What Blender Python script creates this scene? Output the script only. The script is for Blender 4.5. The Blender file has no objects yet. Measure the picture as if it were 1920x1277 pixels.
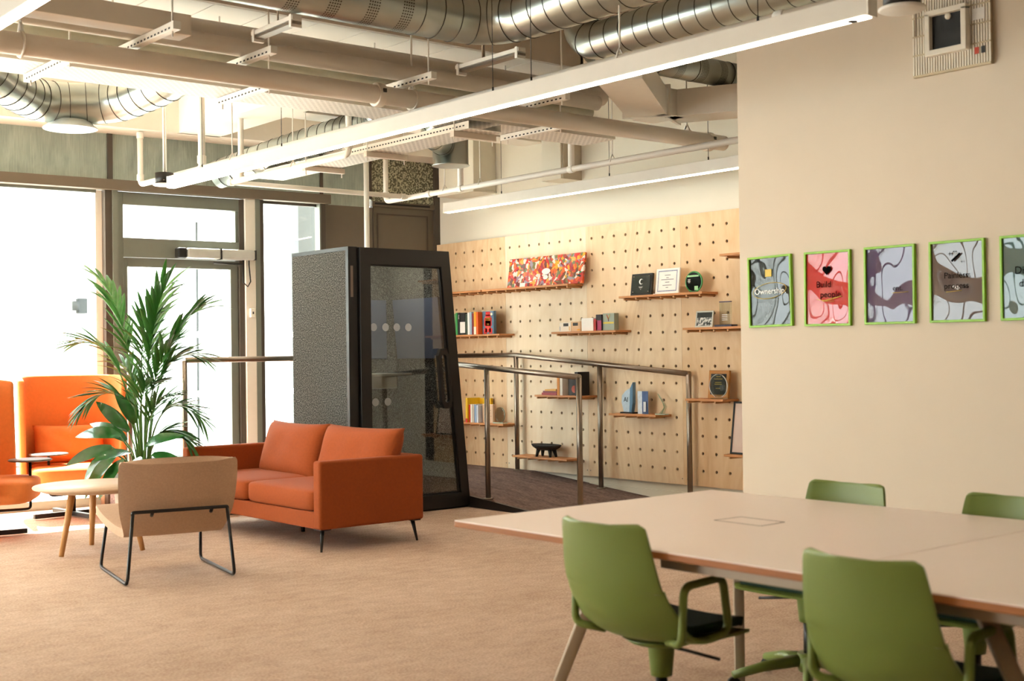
import bpy, bmesh, math, random
from mathutils import Vector, Matrix
R = math.radians
random.seed(7)
SC = bpy.context.scene
COL = SC.collection

# ------------------------------------------------------------------ camera
cam_d = bpy.data.cameras.new('camera'); cam = bpy.data.objects.new('camera', cam_d); COL.objects.link(cam)
def cam_matrix(yaw, pitch, roll, loc):
    f = Vector((math.sin(yaw)*math.cos(pitch), math.cos(yaw)*math.cos(pitch), math.sin(pitch)))
    r = Vector((math.cos(yaw), -math.sin(yaw), 0)); u = r.cross(f)
    c, s = math.cos(roll), math.sin(roll)
    rr = c*r + s*u; uu = -s*r + c*u
    return Matrix(((rr.x, uu.x, -f.x, loc[0]), (rr.y, uu.y, -f.y, loc[1]), (rr.z, uu.z, -f.z, loc[2]), (0, 0, 0, 1)))
cam.matrix_world = cam_matrix(0.695233, 0.009564, -0.013407, (0, 0, 1.36))
cam_d.sensor_fit = 'HORIZONTAL'; cam_d.sensor_width = 36; cam_d.lens = 2403.27*36/1920
cam_d.clip_start = .05; cam_d.clip_end = 200
cam_d.dof.use_dof = True; cam_d.dof.focus_distance = 11.2; cam_d.dof.aperture_fstop = 3.6
SC.camera = cam

# ------------------------------------------------------------------ sky, sun, exposure
world = bpy.data.worlds.new('sky'); SC.world = world; world.use_nodes = True
bg = world.node_tree.nodes['Background']
bg.inputs[0].default_value = (.93, .98, 1.0, 1); bg.inputs[1].default_value = 9.0
sun_d = bpy.data.lights.new('sun', 'SUN'); sun = bpy.data.objects.new('sun', sun_d); COL.objects.link(sun)
sun_d.energy = 30; sun_d.angle = R(.6); sun_d.color = (1, .95, .86)
sun.rotation_euler = Vector((-.10, -.56, -1)).to_track_quat('-Z', 'Y').to_euler()
SC.view_settings.view_transform = 'Standard'; SC.view_settings.look = 'None'
SC.view_settings.gamma = 1; SC.view_settings.use_curve_mapping = False
SC.view_settings.exposure = 0.72
LAMP = (1.0, .86, .70)

# ------------------------------------------------------------------ materials
def lin(h):
    h = h.lstrip('#'); v = [int(h[i:i+2], 16)/255 for i in (0, 2, 4)]
    return tuple(x/12.92 if x <= .04045 else ((x+.055)/1.055)**2.4 for x in v)
MATS = {}
def M(name, col, rough=.5, metal=0, var=.06, scale=14, bump=0, bscale=None, stretch=(1, 1, 1), coat=0, spec=.5, sheen=0, coords='Object'):
    if name in MATS: return MATS[name]
    m = bpy.data.materials.new(name); m.use_nodes = True; nt = m.node_tree; N = nt.nodes; L = nt.links
    p = N['Principled BSDF']; c = lin(col) if isinstance(col, str) else col
    tc = N.new('ShaderNodeTexCoord'); mp = N.new('ShaderNodeMapping'); mp.inputs['Scale'].default_value = stretch
    L.new(tc.outputs[coords], mp.inputs[0])
    nz = N.new('ShaderNodeTexNoise'); nz.inputs['Scale'].default_value = scale; nz.inputs['Detail'].default_value = 5
    L.new(mp.outputs[0], nz.inputs['Vector'])
    mx = N.new('ShaderNodeMix'); mx.data_type = 'RGBA'
    mx.inputs[6].default_value = tuple(max(0, x*(1-var*1.6)) for x in c)+(1,)
    mx.inputs[7].default_value = tuple(min(1, x*(1+var*1.6)) for x in c)+(1,)
    L.new(nz.outputs['Fac'], mx.inputs[0]); L.new(mx.outputs[2], p.inputs['Base Color'])
    p.inputs['Roughness'].default_value = rough; p.inputs['Metallic'].default_value = metal
    p.inputs['Specular IOR Level'].default_value = spec
    if coat: p.inputs['Coat Weight'].default_value = coat; p.inputs['Coat Roughness'].default_value = .03
    if sheen: p.inputs['Sheen Weight'].default_value = sheen
    if bump:
        b = N.new('ShaderNodeBump'); b.inputs['Strength'].default_value = bump; b.inputs['Distance'].default_value = .01
        n2 = N.new('ShaderNodeTexNoise'); n2.inputs['Scale'].default_value = bscale or scale*6; n2.inputs['Detail'].default_value = 4
        L.new(mp.outputs[0], n2.inputs['Vector']); L.new(n2.outputs['Fac'], b.inputs['Height']); L.new(b.outputs[0], p.inputs['Normal'])
    MATS[name] = m; return m
def emis(name, col, st):
    if name in MATS: return MATS[name]
    m = bpy.data.materials.new(name); m.use_nodes = True; p = m.node_tree.nodes['Principled BSDF']
    p.inputs['Base Color'].default_value = (.8, .8, .8, 1); p.inputs['Emission Color'].default_value = (*col, 1); p.inputs['Emission Strength'].default_value = st
    MATS[name] = m; return m
def glassm(name, tint=(1, 1, 1), refl=.08, rough=0.0):
    if name in MATS: return MATS[name]
    m = bpy.data.materials.new(name); m.use_nodes = True; nt = m.node_tree; N = nt.nodes; L = nt.links
    for n in list(N): N.remove(n)
    o = N.new('ShaderNodeOutputMaterial'); t = N.new('ShaderNodeBsdfTransparent'); t.inputs[0].default_value = (*tint, 1)
    g = N.new('ShaderNodeBsdfGlossy'); g.inputs['Roughness'].default_value = rough
    fr = N.new('ShaderNodeLayerWeight'); fr.inputs[0].default_value = .25
    mr = N.new('ShaderNodeMapRange'); mr.inputs[3].default_value = refl*.6; mr.inputs[4].default_value = min(1, refl*5)
    mx = N.new('ShaderNodeMixShader'); L.new(fr.outputs['Facing'], mr.inputs[0]); L.new(mr.outputs[0], mx.inputs[0])
    L.new(t.outputs[0], mx.inputs[1]); L.new(g.outputs[0], mx.inputs[2]); L.new(mx.outputs[0], o.inputs[0])
    MATS[name] = m; return m
def frosted(name, a=.45):
    m = bpy.data.materials.new(name); m.use_nodes = True; nt = m.node_tree; N = nt.nodes; L = nt.links
    for n in list(N): N.remove(n)
    o = N.new('ShaderNodeOutputMaterial'); t = N.new('ShaderNodeBsdfTransparent'); d = N.new('ShaderNodeBsdfTranslucent'); d.inputs[0].default_value = (.95, .95, .93, 1)
    e = N.new('ShaderNodeBsdfDiffuse'); e.inputs[0].default_value = (.9, .9, .88, 1); m1 = N.new('ShaderNodeMixShader'); m1.inputs[0].default_value = .5
    m2 = N.new('ShaderNodeMixShader'); m2.inputs[0].default_value = a
    L.new(d.outputs[0], m1.inputs[1]); L.new(e.outputs[0], m1.inputs[2]); L.new(t.outputs[0], m2.inputs[1]); L.new(m1.outputs[0], m2.inputs[2]); L.new(m2.outputs[0], o.inputs[0])
    MATS[name] = m; return m
def ramp_mat(name, build, rough=.6, **kw):
    """material whose colour comes from a node built by build(nt, coord_output)"""
    m = bpy.data.materials.new(name); m.use_nodes = True; nt = m.node_tree; p = nt.nodes['Principled BSDF']
    tc = nt.nodes.new('ShaderNodeTexCoord'); out, hgt = build(nt, tc)
    nt.links.new(out, p.inputs['Base Color']); p.inputs['Roughness'].default_value = rough
    for k, v in kw.items(): p.inputs[k.replace('_', ' ')].default_value = v
    if hgt is not None:
        b = nt.nodes.new('ShaderNodeBump'); b.inputs['Strength'].default_value = .35; b.inputs['Distance'].default_value = .006
        nt.links.new(hgt, b.inputs['Height']); nt.links.new(b.outputs[0], p.inputs['Normal'])
    MATS[name] = m; return m
def ramp(nt, fac, stops):
    r = nt.nodes.new('ShaderNodeValToRGB'); e = r.color_ramp.elements
    while len(e) < len(stops): e.new(.5)
    for i, (pos, c) in enumerate(stops): e[i].position = pos; e[i].color = (*lin(c), 1)
    nt.links.new(fac, r.inputs[0]); return r.outputs[0]
def noise(nt, vec, scale, detail=6, stretch=None, dist=0):
    if stretch:
        mp = nt.nodes.new('ShaderNodeMapping'); mp.inputs['Scale'].default_value = stretch; nt.links.new(vec, mp.inputs[0]); vec = mp.outputs[0]
    n = nt.nodes.new('ShaderNodeTexNoise'); n.inputs['Scale'].default_value = scale; n.inputs['Detail'].default_value = detail; n.inputs['Distortion'].default_value = dist
    nt.links.new(vec, n.inputs['Vector']); return n.outputs['Fac']
def mixc(nt, fac, a, b, mode='MIX'):
    x = nt.nodes.new('ShaderNodeMix'); x.data_type = 'RGBA'; x.blend_type = mode
    if isinstance(fac, float): x.inputs[0].default_value = fac
    else: nt.links.new(fac, x.inputs[0])
    for i, q in ((6, a), (7, b)):
        if isinstance(q, str): x.inputs[i].default_value = (*lin(q), 1)
        else: nt.links.new(q, x.inputs[i])
    return x.outputs[2]
def b_carpet(nt, tc):
    v = tc.outputs['Object']
    a = noise(nt, v, 11, 8, (.7, 1.25, 1), .6); b = noise(nt, v, 95, 3, (.7, 1.3, 1)); c = noise(nt, v, 1.6, 4)
    col = ramp(nt, a, [(.3, '#b08f77'), (.52, '#ccab91'), (.72, '#dcc1aa')])
    col = mixc(nt, .45, col, ramp(nt, b, [(.38, '#8a705d'), (.62, '#e6d2c0')]))
    col = mixc(nt, .30, col, ramp(nt, c, [(.35, '#b0957f'), (.65, '#d2b9a5')]))
    return col, b
def b_carpet_dark(nt, tc):
    v = tc.outputs['Object']; a = noise(nt, v, 9, 8, (1.6, .4, 1), .4); b = noise(nt, v, 70, 3, (1.6, .4, 1))
    col = ramp(nt, a, [(.3, '#5c4c47'), (.7, '#8a736b')])
    return mixc(nt, .4, col, ramp(nt, b, [(.35, '#453834'), (.65, '#a08a80')])), b
def b_felt(nt, tc):
    b = noise(nt, tc.outputs['Object'], 105, 3); return ramp(nt, b, [(.34, '#252422'), (.5, '#484743'), (.66, '#7b7972')]), b
def b_ply(base_lo, base_hi, seed):
    def f(nt, tc):
        mp = nt.nodes.new('ShaderNodeMapping'); mp.inputs['Location'].default_value = (seed*3.1, seed*1.7, seed*.9); nt.links.new(tc.outputs['Object'], mp.inputs[0])
        a = noise(nt, mp.outputs[0], 1.6, 5, (1, 1.2, .32), 1.6); b = noise(nt, mp.outputs[0], 22, 4, (1, 1, .05))
        w = nt.nodes.new('ShaderNodeMath'); w.operation = 'FRACT'; mu = nt.nodes.new('ShaderNodeMath'); mu.operation = 'MULTIPLY'; mu.inputs[1].default_value = 7
        nt.links.new(a, mu.inputs[0]); nt.links.new(mu.outputs[0], w.inputs[0])
        col = ramp(nt, w.outputs[0], [(0, base_lo), (.5, base_hi), (1, base_lo)])
        return mixc(nt, .3, col, ramp(nt, b, [(.35, base_lo), (.65, base_hi)])), None
    return f
def b_galv(lo, hi, sc=6):
    def f(nt, tc):
        a = noise(nt, tc.outputs['Object'], sc, 6, (1, 1, .5), .8); b = noise(nt, tc.outputs['Object'], 40, 3, (3, 3, .15))
        return mixc(nt, .4, ramp(nt, a, [(.3, lo), (.7, hi)]), ramp(nt, b, [(.3, lo), (.7, hi)])), b
    return f
def b_speckle(nt, tc):
    a = noise(nt, tc.outputs['Object'], 55, 2); return ramp(nt, a, [(.44, '#5c5a48'), (.5, '#8a8870'), (.58, '#c6c4a4')]), a
def b_slots(lo, hi):
    def f(nt, tc):
        br = nt.nodes.new('ShaderNodeTexBrick'); mp = nt.nodes.new('ShaderNodeMapping'); mp.inputs['Scale'].default_value = (1, 1, 1)
        nt.links.new(tc.outputs['Object'], mp.inputs[0]); nt.links.new(mp.outputs[0], br.inputs[0])
        br.inputs['Color1'].default_value = br.inputs['Color2'].default_value = (*lin(lo), 1); br.inputs['Mortar'].default_value = (*lin(hi), 1)
        br.inputs['Scale'].default_value = 1; br.inputs['Mortar Size'].default_value = .011; br.inputs['Brick Width'].default_value = .045; br.inputs['Row Height'].default_value = .028
        return br.outputs['Color'], None
    return f
def b_comic(nt, tc):
    v = nt.nodes.new('ShaderNodeTexVoronoi'); v.inputs['Scale'].default_value = 34; v.inputs['Randomness'].default_value = 1
    nzv = nt.nodes.new('ShaderNodeTexNoise'); nzv.inputs['Scale'].default_value = 9; nt.links.new(tc.outputs['Object'], nzv.inputs[0])
    ad = nt.nodes.new('ShaderNodeMixRGB'); ad.inputs[0].default_value = .12; nt.links.new(tc.outputs['Object'], ad.inputs[1]); nt.links.new(nzv.outputs['Color'], ad.inputs[2])
    nt.links.new(ad.outputs[0], v.inputs['Vector'])
    sp = nt.nodes.new('ShaderNodeSeparateColor'); nt.links.new(v.outputs['Color'], sp.inputs[0])
    r = ramp(nt, sp.outputs[0], [(0, '#1b1512'), (.14, '#c8171a'), (.34, '#e8641b'), (.5, '#f2b02a'), (.62, '#f4ece2'), (.76, '#7f93a8'), (.84, '#2d7a45'), (.93, '#8c2a3a')])
    r.node.color_ramp.interpolation = 'CONSTANT'
    a = noise(nt, tc.outputs['Object'], 3.2, 2)
    return mixc(nt, .28, r, mixc(nt, .75, r, ramp(nt, a, [(.3, '#e8e2dc'), (.48, '#d8301c'), (.6, '#f08a1e'), (.75, '#3c3a40')]))), None
M_carpet = ramp_mat('woven_carpet_warm_beige', b_carpet, .95, Specular_IOR_Level=.1)
M_carpet2 = ramp_mat('dark_brown_carpet', b_carpet_dark, .95, Specular_IOR_Level=.1)
M_felt = ramp_mat('grey_felt', b_felt, .95, Specular_IOR_Level=.1)
M_galv = ramp_mat('galvanised_sheet_greenish', b_galv('#88938a', '#b9c4b8'), .5, Metallic=.15)
M_speck = ramp_mat('speckled_glass', b_speckle, .5)
M_slot = ramp_mat('perforated_tray_white', b_slots('#8f8676', '#efe9df'), .5)
M_comic = ramp_mat('collage_print', b_comic, .45)
WHITE = M('white_paint', '#f0e9dc', .55, var=.02)
WALLP = M('beige_wall_paint', '#d9c8b2', .75, var=.015, scale=5, bump=.04, bscale=120)
CREAM = M('cream_wall_paint', '#e6dfcd', .75, var=.015, scale=5)
CEIL = M('ceiling_paint', '#dccfbd', .8, var=.03, scale=3)
TILE = M('ceiling_tile_white', '#ece3d8', .7, var=.03, scale=3)
PIPE = M('painted_pipe_cream', '#e6d9c8', .45, var=.03, scale=6)
PIPEW = M('painted_pipe_white', '#f0eadf', .4, var=.02, scale=6)
DUCT = M('spiral_duct_steel', '#b4bab4', .30, .92, var=.10, scale=5, bump=.05, bscale=30)
DUCTD = M('duct_seam_dark', '#4a4742', .4, .8)
STEEL = M('brushed_steel', '#978c80', .34, 1.0, var=.06, scale=30, stretch=(1, 1, .1))
BLACKM = M('black_metal', '#1d1b19', .42, .2, var=.1)
BLACKP = M('black_plastic', '#161412', .5, var=.1)
FRAME = M('dark_booth_frame', '#15110e', .42, var=.08)
TAUPE = M('taupe_powder_coat', '#6d6252', .5, var=.03)
GREYFR = M('grey_window_frame', '#7c8076', .45, .2, var=.04)
DKFR = M('dark_window_frame', '#4d443a', .5, var=.05)
ORANGE = M('burnt_orange_wool', '#9a450e', .9, var=.10, scale=60, bump=.15, bscale=500)
BRIGHT = M('bright_orange_fabric', '#e98440', .85, var=.06, scale=40, bump=.1, bscale=400)
TAN = M('tan_upholstery', '#bc9a7e', .9, var=.10, scale=90, bump=.15, bscale=500)
GREEN = M('olive_green_plastic', '#76853c', .42, var=.03, scale=4)
GREEND = M('dark_green_seat_fabric', '#1e3a2a', .9, var=.12, scale=80, bump=.1, bscale=400)
LAM = M('table_laminate_white', '#fbebe1', .30, var=.012, scale=3)
PLYE = M('plywood_edge', '#a5632c', .6, var=.15, scale=60, stretch=(.1, .1, 4))
BEIGEM = M('beige_metal_leg', '#b5a189', .45, .1, var=.04)
OAK = M('oak_wood', '#c08a52', .5, var=.14, scale=18, stretch=(1, 1, .15))
OAKT = M('oak_table_top', '#c9a98a', .45, var=.10, scale=10, stretch=(.15, 1.2, 1))
SHELFW = M('orange_toned_shelf_ply', '#c98a54', .55, var=.10, scale=14, stretch=(1, .2, 1))
DOWEL = M('pale_dowel', '#d3a271', .6, var=.1)
LEAF = M('palm_leaf', '#447f36', .4, var=.22, scale=8, coat=.2)
LEAFD = M('glossy_dark_leaf', '#2a6a2c', .25, var=.3, scale=7, coat=.5)
POTM = M('grey_pot', '#b9b2a6', .7, var=.08, scale=20, bump=.2)
SOIL = M('soil', '#33261b', .95, var=.3, scale=40, bump=.4)
LIME = M('lime_green_frame', '#86bb12', .4, var=.05)
GLASS = glassm('window_glass', (.97, 1, .99), .06)
BGLASS = glassm('booth_glass', (.90, .92, .90), .08)
CLEAR = glassm('clear_acrylic', (.93, .97, .95), .16)
STRIP = emis('lit_diffuser', LAMP, 14)
def C(name, col, rough=.55, **k): return M(name, col, rough, **k)

# ------------------------------------------------------------------ mesh helpers
class MB:
    def __init__(self): self.v = []; self.f = []; self.sm = []
    def add(self, vs, fs, smooth=False):
        o = len(self.v); self.v += [tuple(p) for p in vs]; self.f += [tuple(i+o for i in f) for f in fs]; self.sm += [smooth]*len(fs); return self
    def box(self, x0, x1, y0, y1, z0, z1):
        vs = [(x, y, z) for z in (z0, z1) for y in (y0, y1) for x in (x0, x1)]
        return self.add(vs, [(0, 2, 3, 1), (4, 5, 7, 6), (0, 1, 5, 4), (2, 6, 7, 3), (0, 4, 6, 2), (1, 3, 7, 5)])
    def prism(self, poly, a0, a1, axis='y'):
        """extrude a 2D polygon; axis y: poly in (x,z); axis x: (y,z); axis z: (x,y)"""
        n = len(poly)
        def P(p, a): return {'y': (p[0], a, p[1]), 'x': (a, p[0], p[1]), 'z': (p[0], p[1], a)}[axis]
        vs = [P(p, a0) for p in poly]+[P(p, a1) for p in poly]
        return self.add(vs, [tuple(range(n))[::-1], tuple(range(n, 2*n))]+[(i, (i+1) % n, n+(i+1) % n, n+i) for i in range(n)])
    def tube(self, pts, r, n=10, caps=True, closed=False):
        pts = [Vector(p) for p in pts]; m = len(pts)
        rs = r if isinstance(r, (list, tuple)) else [r]*m
        vs = []; up = None
        for i, p in enumerate(pts):
            if closed: d = (pts[(i+1) % m]-pts[i-1])
            else: d = (pts[min(i+1, m-1)]-pts[max(i-1, 0)])
            d.normalize()
            if up is None:
                up = Vector((0, 0, 1)) if abs(d.z) < .9 else Vector((1, 0, 0))
            a = (up - d*up.dot(d)).normalized(); up = a; b = d.cross(a)
            for k in range(n):
                t = 2*math.pi*k/n; vs.append(p + rs[i]*(math.cos(t)*a+math.sin(t)*b))
        fs = []
        for i in range(m if closed else m-1):
            j = (i+1) % m
            for k in range(n): fs.append((i*n+k, i*n+(k+1) % n, j*n+(k+1) % n, j*n+k))
        self.add(vs, fs, True)
        if caps and not closed:
            o = len(self.v)-m*n; self.f += [tuple(o+k for k in range(n))[::-1], tuple(o+(m-1)*n+k for k in range(n))]; self.sm += [False, False]
        return self
    def lathe(self, prof, n=24, c=(0, 0, 0)):
        vs = [(c[0]+r*math.cos(2*math.pi*k/n), c[1]+r*math.sin(2*math.pi*k/n), c[2]+z) for r, z in prof for k in range(n)]
        fs = [(i*n+k, i*n+(k+1) % n, (i+1)*n+(k+1) % n, (i+1)*n+k) for i in range(len(prof)-1) for k in range(n)]
        self.add(vs, fs, True); o = len(self.v)-len(vs)
        if prof[0][0] > 1e-5: self.f.append(tuple(o+k for k in range(n))[::-1]); self.sm.append(False)
        if prof[-1][0] > 1e-5: self.f.append(tuple(o+(len(prof)-1)*n+k for k in range(n))); self.sm.append(False)
        return self
    def grid(self, fn, nu, nv, smooth=True):
        vs = [fn(i/nu, j/nv) for j in range(nv+1) for i in range(nu+1)]
        return self.add(vs, [(j*(nu+1)+i, j*(nu+1)+i+1, (j+1)*(nu+1)+i+1, (j+1)*(nu+1)+i) for j in range(nv) for i in range(nu)], smooth)
    def superell(self, c, a, e1=.3, e2=.3, nu=28, nv=16):
        sg = lambda x, e: math.copysign(abs(x)**e, x)
        def f(u, v):
            t = (u-.5)*2*math.pi; w = (v-.5)*math.pi
            return (c[0]+a[0]*sg(math.cos(w), e1)*sg(math.cos(t), e2), c[1]+a[1]*sg(math.cos(w), e1)*sg(math.sin(t), e2), c[2]+a[2]*sg(math.sin(w), e1))
        return self.grid(f, nu, nv)
    def xf(self, mat):
        self.v = [tuple(mat @ Vector(p)) for p in self.v]; return self
    def mesh(self, name):
        me = bpy.data.meshes.new(name); me.from_pydata(self.v, [], self.f); me.polygons.foreach_set('use_smooth', self.sm); me.update(); return me
    def build(self, name, mat, parent=None, bev=0, seg=2, sub=0, solid=0, soff=0, weld=False, fixn=False):
        me = self.mesh(name)
        if weld or fixn:
            bm = bmesh.new(); bm.from_mesh(me)
            if weld: bmesh.ops.remove_doubles(bm, verts=bm.verts, dist=1e-5)
            bmesh.ops.recalc_face_normals(bm, faces=bm.faces); bm.to_mesh(me); bm.free()
        return link(name, me, mat, parent, bev, seg, sub, solid, soff)
def link(name, me, mat, parent=None, bev=0, seg=2, sub=0, solid=0, soff=0, loc=None, rot=None):
    o = bpy.data.objects.new(name, me); COL.objects.link(o)
    if mat and not me.materials: me.materials.append(mat)
    if parent: o.parent = parent
    if loc is not None: o.location = loc
    if rot is not None: o.rotation_euler = rot
    if solid:
        s = o.modifiers.new('solid', 'SOLIDIFY'); s.thickness = solid; s.offset = soff
    if bev:
        b = o.modifiers.new('bevel', 'BEVEL'); b.width = bev; b.segments = seg; b.limit_method = 'ANGLE'; b.angle_limit = R(40)
    if sub:
        s = o.modifiers.new('sub', 'SUBSURF'); s.levels = sub; s.render_levels = sub
    return o
def B(*a): return MB().box(*a)
def tag(o, label, cat, group=None):
    o['label'] = label; o['category'] = cat
    if group: o['group'] = group
    return o
def thing(name, label, cat, loc=(0, 0, 0), rz=0, group=None):
    o = bpy.data.objects.new(name, None); COL.objects.link(o); o.empty_display_size = .1
    o.location = loc; o.rotation_euler = (0, 0, R(rz)); return tag(o, label, cat, group)
def struct(o, label=None):
    o['kind'] = 'structure'
    if label: o['label'] = label
    return o
def copy_tree(o, parent=None):
    c = o.copy(); COL.objects.link(c); c.parent = parent
    for ch in [x for x in bpy.data.objects if x.parent == o]: copy_tree(ch, c)
    return c
def arc(c, r, a0, a1, n, plane='xy', z=0):
    return [{'xy': (c[0]+r*math.cos(R(a0+(a1-a0)*i/n)), c[1]+r*math.sin(R(a0+(a1-a0)*i/n)), z),
             'xz': (c[0]+r*math.cos(R(a0+(a1-a0)*i/n)), z, c[1]+r*math.sin(R(a0+(a1-a0)*i/n))),
             'yz': (z, c[0]+r*math.cos(R(a0+(a1-a0)*i/n)), c[1]+r*math.sin(R(a0+(a1-a0)*i/n)))}[plane] for i in range(n+1)]
def round_path(pts, r, n=5):
    """polyline with its corners rounded to radius r"""
    pts = [Vector(p) for p in pts]; out = [pts[0]]
    for i in range(1, len(pts)-1):
        a, b, c = pts[i-1], pts[i], pts[i+1]; d1 = (a-b); d2 = (c-b); q = min(r, d1.length*.45, d2.length*.45)
        p1 = b+d1.normalized()*q; p2 = b+d2.normalized()*q
        for k in range(n+1):
            t = k/n; out.append((1-t)**2*p1+2*t*(1-t)*b+t*t*p2)
    out.append(pts[-1]); return out
def text(body, size, mat, parent, loc, rot=(R(90), 0, 0), name='lettering', align='CENTER', ext=.0004):
    cu = bpy.data.curves.new(name, 'FONT'); cu.body = body; cu.size = size; cu.align_x = align; cu.align_y = 'CENTER'; cu.extrude = ext; cu.resolution_u = 3
    ob = bpy.data.objects.new(name, cu); COL.objects.link(ob)
    dg = bpy.context.evaluated_depsgraph_get(); me = bpy.data.meshes.new_from_object(ob.evaluated_get(dg))
    bpy.data.objects.remove(ob); bpy.data.curves.remove(cu)
    return link(name, me, mat, parent, loc=loc, rot=rot)

# ------------------------------------------------------------------ the room
struct(B(-4.6, 8.6, -3.1, 11.95, -.12, 0).build('floor', M_carpet))
struct(B(-4.6, 8.6, -3.1, 12.2, 3.9, 4.05).build('ceiling', CEIL))
struct(B(6.1, 6.26, -3.0, 5.125, 0, 3.9).build('wall_right', WALLP))
struct(B(8.472, 8.6, -3.0, 11.42, 0, 3.9).build('wall_shelves', CREAM))
DIMW = M('brown_grey_wall', '#8c7c69', .8)
struct(B(-4.6, 8.6, -3.1, -3.0, 0, 3.9).build('wall_back', DIMW))
struct(MB().prism([(8.9-1.06, 0), (9.9, .172), (9.9, 0)], 7.0, 8.472, 'x').build('floor_ramp', M_carpet2, fixn=True))
pl_ = B(7.0, 8.472, 9.9, 11.4, 0, .172); pl_.box(4.74, 7.0, 10.02, 11.52, 0, .172); struct(pl_.build('floor_landing', M_carpet2))
struct(MB().prism([(7.80, 0), (9.9, .176), (10.02, .176), (10.02, 0)], 6.972, 7.0, 'x').build('trim_1', BLACKM, fixn=True), 'black metal edge trim along the ramp')
struct(B(8.452, 8.472, 5.2, 9.0, 0, .10).build('baseboard_shelves', CREAM))
struct(B(6.086, 6.1, -3.0, 5.125, 0, .09).build('baseboard_right', WALLP))
# ceiling beams
struct(B(5.30, 5.71, 8.2, 11.2, 3.46, 3.9).build('ceiling_beam', WHITE))
struct(B(5.71, 8.472, 9.62, 9.92, 3.46, 3.9).build('ceiling_beam', WHITE))

# window wall: s runs left from the corner, d into the room
WA = R(3.0)
WM = Matrix(((-math.cos(WA), -math.sin(WA), 0, 8.472), (math.sin(WA), -math.cos(WA), 0, 11.37), (0, 0, 1, 0), (0, 0, 0, 1)))
def WB(s0, s1, d0, d1, z0, z1): return B(s0+.047, s1+.047, d0, d1, z0, z1).xf(WM)
struct(WB(-.1, 13.2, -.18, .36, 3.46, 3.9).build('ceiling_beam', WHITE))
ww = struct(bpy.data.objects.new('wall_windows', None), 'window wall of grey frames and galvanised panels'); COL.objects.link(ww)
WB(1.36, 13.1, -.02, .09, 2.925, 3.02).build('header_beam', TAUPE, ww, bev=.004)
for a, b, mt in ((0, .012, DKFR), (.81, .835, DKFR), (1.395, 1.43, DKFR), (3.61, 3.66, DKFR), (5.58, 5.63, DKFR), (7.5, 7.55, DKFR), (9.42, 9.47, DKFR), (11.34, 11.39, DKFR)):
    WB(a, b, -.06, -.015, 3.02, 3.47).build('panel_joint', mt, ww)
for a, b in ((1.43, 3.61), (3.66, 5.58), (5.63, 7.5), (7.55, 9.42), (9.47, 11.34), (11.39, 13.1)):
    WB(a, b, -.08, -.03, 3.02, 3.47).build('galvanised_panel', M_galv, ww)
WB(.835, 1.395, -.08, -.03, 2.93, 3.47).build('galvanised_panel', M_galv, ww)
WB(.012, .81, -.08, -.03, 3.0, 3.47).build('speckled_panel', M_speck, ww)
WB(.012, .81, -.08, -.01, 2.945, 3.0).build('slot_rail', TAUPE, ww); WB(.08, .78, -.01, -.006, 2.965, 2.985).build('dark_slot', BLACKP, ww)
WB(.80, 1.40, -.08, -.03, 0, 2.93).build('taupe_panel', TAUPE, ww)
WB(-.1, .79, -.08, -.04, 0, 2.95).build('taupe_panel', TAUPE, ww)
for a, b, z0, z1 in ((.09, .74, 2.86, 2.875), (.09, .105, .3, 2.86), (.725, .74, .3, 2.86)):
    WB(a, b, -.04, -.034, z0, z1).build('panel_groove', DKFR, ww)
WB(-.06, .02, -.08, .0, 0, 3.47).build('corner_trim', DKFR, ww); WB(.79, .80, -.08, -.02, .17, 2.95).build('panel_joint', DKFR, ww)
WB(1.397, 1.455, -.10, .03, 0, 2.93).build('mullion', DKFR, ww); WB(1.455, 1.47, -.06, .04, .17, 2.93).build('mullion', GREYFR, ww)
WB(2.098, 2.15, -.10, .03, 0, 2.93).build('mullion', DKFR, ww); WB(2.15, 2.20, -.06, .06, 0, 2.93).build('mullion', GREYFR, ww)
WB(2.20, 2.305, -.10, .05, 0, 2.93).build('white_column', WHITE, ww)
for k, s in enumerate((3.588, 5.55, 7.47, 9.39, 11.31, 12.98)):
    WB(s, s+.05, -.10, .05, 0, 2.93).build('mullion', GREYFR, ww); WB(s+.05, s+.115, -.10, .03, 0, 2.93).build('mullion', DKFR, ww)
WB(3.70, 3.765, -.14, -.06, 0, 2.93).build('reveal', WHITE, ww)
def disc(r, n=14):
    m = MB(); m.lathe([(r, 0), (r, .0015)], n); return m
DOTW = frosted('frosted_dot'); DOTM = disc(.035).mesh('frosted_dot'); DOTM.materials.append(DOTW)
WROT = (WM.to_3x3() @ Matrix.Rotation(R(90), 3, 'X')).to_euler()
def wdots(parent, s0, s1, z, step=.12):
    n = int((s1-s0)/step)
    for i in range(n):
        p = WM @ Vector((s0+step*(i+.5)+.047, -.045, z)); link('frosted_dot', DOTM, DOTW, parent, loc=p, rot=WROT)
def pane(idx, s0, s1, z0=.1, z1=2.9, fr=.05, mt=GREYFR, dots=False):
    o = struct(bpy.data.objects.new('window_%d' % idx, None)); COL.objects.link(o)
    WB(s0, s1, -.056, -.05, z0, z1).build('pane', GLASS, o)
    WB(s0, s1, -.08, -.03, z1, z1+fr).build('window_frame', mt, o); WB(s0, s1, -.10, .02, z0-.1, z0).build('window_frame', mt, o)
    if dots: wdots(o, s0, s1, 1.58); wdots(o, s0, s1, 1.0)
    return o
pane(1, 1.47, 2.098, .27, dots=True, mt=DKFR)
for i, (a, b) in enumerate(((3.765, 5.55), (5.665, 7.47), (7.585, 9.39), (9.505, 11.31), (11.425, 12.98))): pane(2+i, a, b, .08, dots=(i == 0))
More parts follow.
